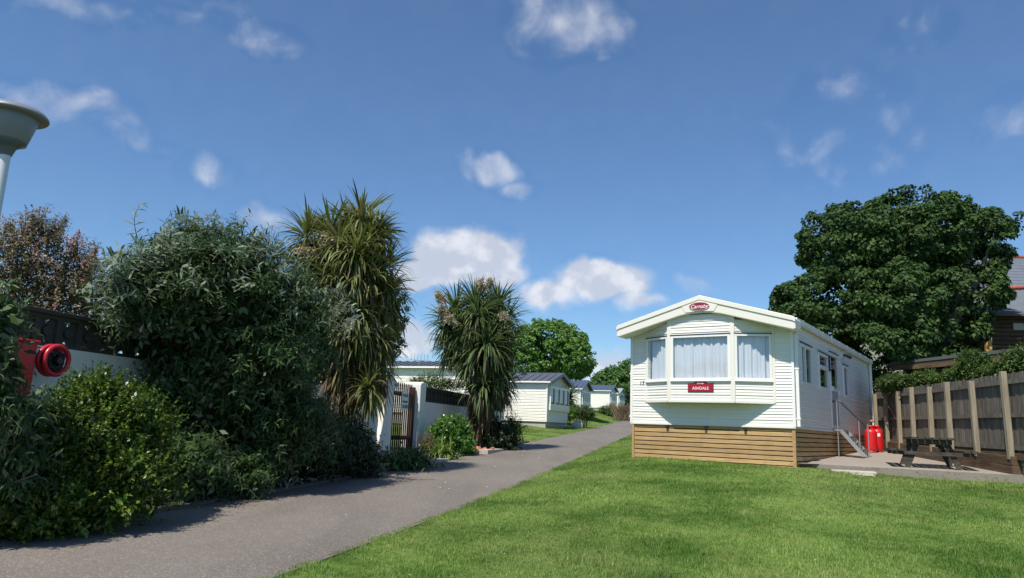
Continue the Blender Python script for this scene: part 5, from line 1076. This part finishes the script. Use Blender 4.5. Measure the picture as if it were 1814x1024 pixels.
# strappy clumps
def strap(label, x, y, Y, n, L, W, mat, seed, spread=.2, group='strap leaved clumps by the gate'):
    r_ = np.random.default_rng(seed); b_ = gb(x, y, Y); t_ = thing('agapanthus_clump', label, 'plant', b_, 0, group); az = r_.uniform(0, 6.28, n); el = r_.uniform(.5, 1.45, n)
    D = np.stack([np.cos(el) * np.cos(az), np.cos(el) * np.sin(az), np.sin(el)], 1); P = np.array(b_) + np.stack([r_.normal(size=n) * spread, r_.normal(size=n) * spread, np.full(n, .04)], 1)
    N = nz(np.cross(np.cross(D, [0, 0, 1.]), D) + 1e-3); V_, Q = leaf_strips(P, D, N, L * r_.uniform(.6, 1.1, n), W, 7, r_.uniform(.35, .8, n), [.6, 1, 1, .9, .6, .04]); link('leaves', raw_mesh('leaves', V_ - np.array(b_), Q), mat, t_)
strap('dark green strap leaved clump in front of the brown gate', 700, 832, 14.9, 330, .62, .028, L_agap, 53, .22); strap('second dark strap leaved clump at the road edge, nearest the road', 732, 832, 15.4, 260, .58, .028, L_agap, 54, .2)
strap('pale yellow green strap leaved clump in front of the glossy bush', 785, 815, 18.0, 170, .62, .034, L_agapy, 55, .14)
# terracotta pieces, kerb stone
tr_ = gb(852, 800, 21.0); tt = thing('broken_terracotta', 'small heap of broken orange terracotta beside the second palm', 'pottery', tr_)
for k in range(6):
    m = MB(); a = rad(k * 63); x_, y_ = .22 * (k - 2.5) * .45, .08 * math.sin(k * 2.2); m.bar((x_, y_, .06), (x_ + .14 * cos(a), y_ + .1 * sin(a), .11 + .03 * (k % 2)), .11, .05, (0, 0, 1)); m.build('shard', M_terra, tt, bevel=.012)
kt2 = gb(762, 824, 16.6); kk = thing('bed_edging', 'curved stone edging slab where the bed meets the tarmac beside the dark clump', 'edging', kt2, -RH); m = MB(); m.box(-.12, .1, -.1, 1.1, -.1, .09); m.build('edging_stone', M_stone, kk, bevel=.015)
kt2 = gb(880, 806, 21.6); kk = thing('bed_edging', 'low stone edging at the end of the bed below the second palm', 'edging', kt2, -RH); m = MB(); m.box(-.15, .12, -1.4, 2.4, -.1, .07); m.build('edging_stone', M_stone, kk, bevel=.015)
# hedge shrubs above the fence
for i, (lab, lumps, bx) in enumerate([
    ('low leafy hedge bush over the far end of the fence', [lobe(1600, 680, 20.5, .5, .5, .14), lobe(1640, 674, 20, .3, .4, .18), lobe(1572, 686, 21, .25, .3, .12)], (1610, 700, 20.3)),
    ('bushy hedge shrub rising above the middle of the fence', [lobe(1725, 648, 17.2, .34, .4, .30), lobe(1705, 668, 17.4, .3, .4, .16), lobe(1670, 676, 18.2, .3, .4, .10), lobe(1750, 665, 16.8, .3, .3, .16)], (1710, 690, 17.4)),
    ('bushy hedge shrub above the right end of the fence', [lobe(1812, 644, 15.6, .42, .4, .30), lobe(1775, 662, 16, .28, .4, .12), lobe(1870, 645, 15.2, .6, .5, .35)], (1800, 690, 15.8))]):
    c_ = at(*bx); shrub('hedge_shrub', lab, lumps, (c_[0], c_[1], 1.2), L_hedge, 60 + i, 420, .26, 7, .07, .03, k=1, up_=.9, outw=.6, fill=900, fillL=.07, group='hedge shrubs above the fence', per=3)
# bushes up the road
def small_bush(name, label, lumps, base, mat, seed, nsh, L, W): return shrub(name, label, lumps, base, mat, seed, nsh, .4, 6, L, W, k=1, up_=1.0, fill=nsh, fillL=L, stem=.01)
small_bush('roadside_bush', 'round dark green bush on the verge beside the boulder', [lobe(1036, 735, 44, .62, .5, .42)], gb(1036, 748, 44), L_hedge, 71, 160, .12, .05)
small_bush('roadside_bush', 'low leafy bush at the foot of the small spiky palm', [lobe(1008, 736, 44.5, .5, .5, .38), lobe(1012, 728, 46, .6, .5, .4)], gb(1008, 748, 44.5), L_mid, 72, 170, .15, .06)
small_bush('roadside_bush', 'wide green bush in front of the third caravan', [lobe(1078, 730, 68, .95, .8, .55), lobe(1070, 735, 67, .6, .6, .4)], gb(1078, 739, 68), L_hedge, 73, 170, .2, .09)
small_bush('roadside_bush', 'dark bush by the pampas grass at the top of the verge', [lobe(1098, 732, 66, .75, .7, .42), lobe(1108, 735, 65, .5, .6, .3)], gb(1098, 739, 66), L_dark, 74, 150, .2, .09)
c_ = gb(1022, 748, 43); rk = thing('boulder', 'grey boulder on the grass verge between two bushes', 'rock', c_); m = MB(); r_ = random.Random(3)
m.lathe([(.33, -.1), (.36, .08), (.32, .26), (.20, .38), (.05, .42)], 9); bo = m.build('rock', M_stone, rk, bevel=.04)
for v_ in bo.data.vertices: v_.co += Vector((r_.uniform(-.05, .05), r_.uniform(-.05, .05), r_.uniform(-.04, .04)))
c_ = gb(1108, 738, 63); pm = thing('pampas_grass', 'tall dry brown pampas grass at the roadside beside the big caravan corner', 'plant', c_); r_ = np.random.default_rng(77); n = 900
az = r_.uniform(0, 6.28, n); D = np.stack([np.cos(az) * .35, np.sin(az) * .35, np.ones(n)], 1) * 1.0; P = np.array(c_) + np.stack([r_.normal(size=n) * .35, r_.normal(size=n) * .35, np.zeros(n)], 1); V_, Q = leaf_strips(P, D, rdir(r_, n), r_.uniform(.9, 2.1, n), .03, 6, .35); link('dry_blades', raw_mesh('dry_blades', V_ - np.array(c_), Q), L_pamp, pm)
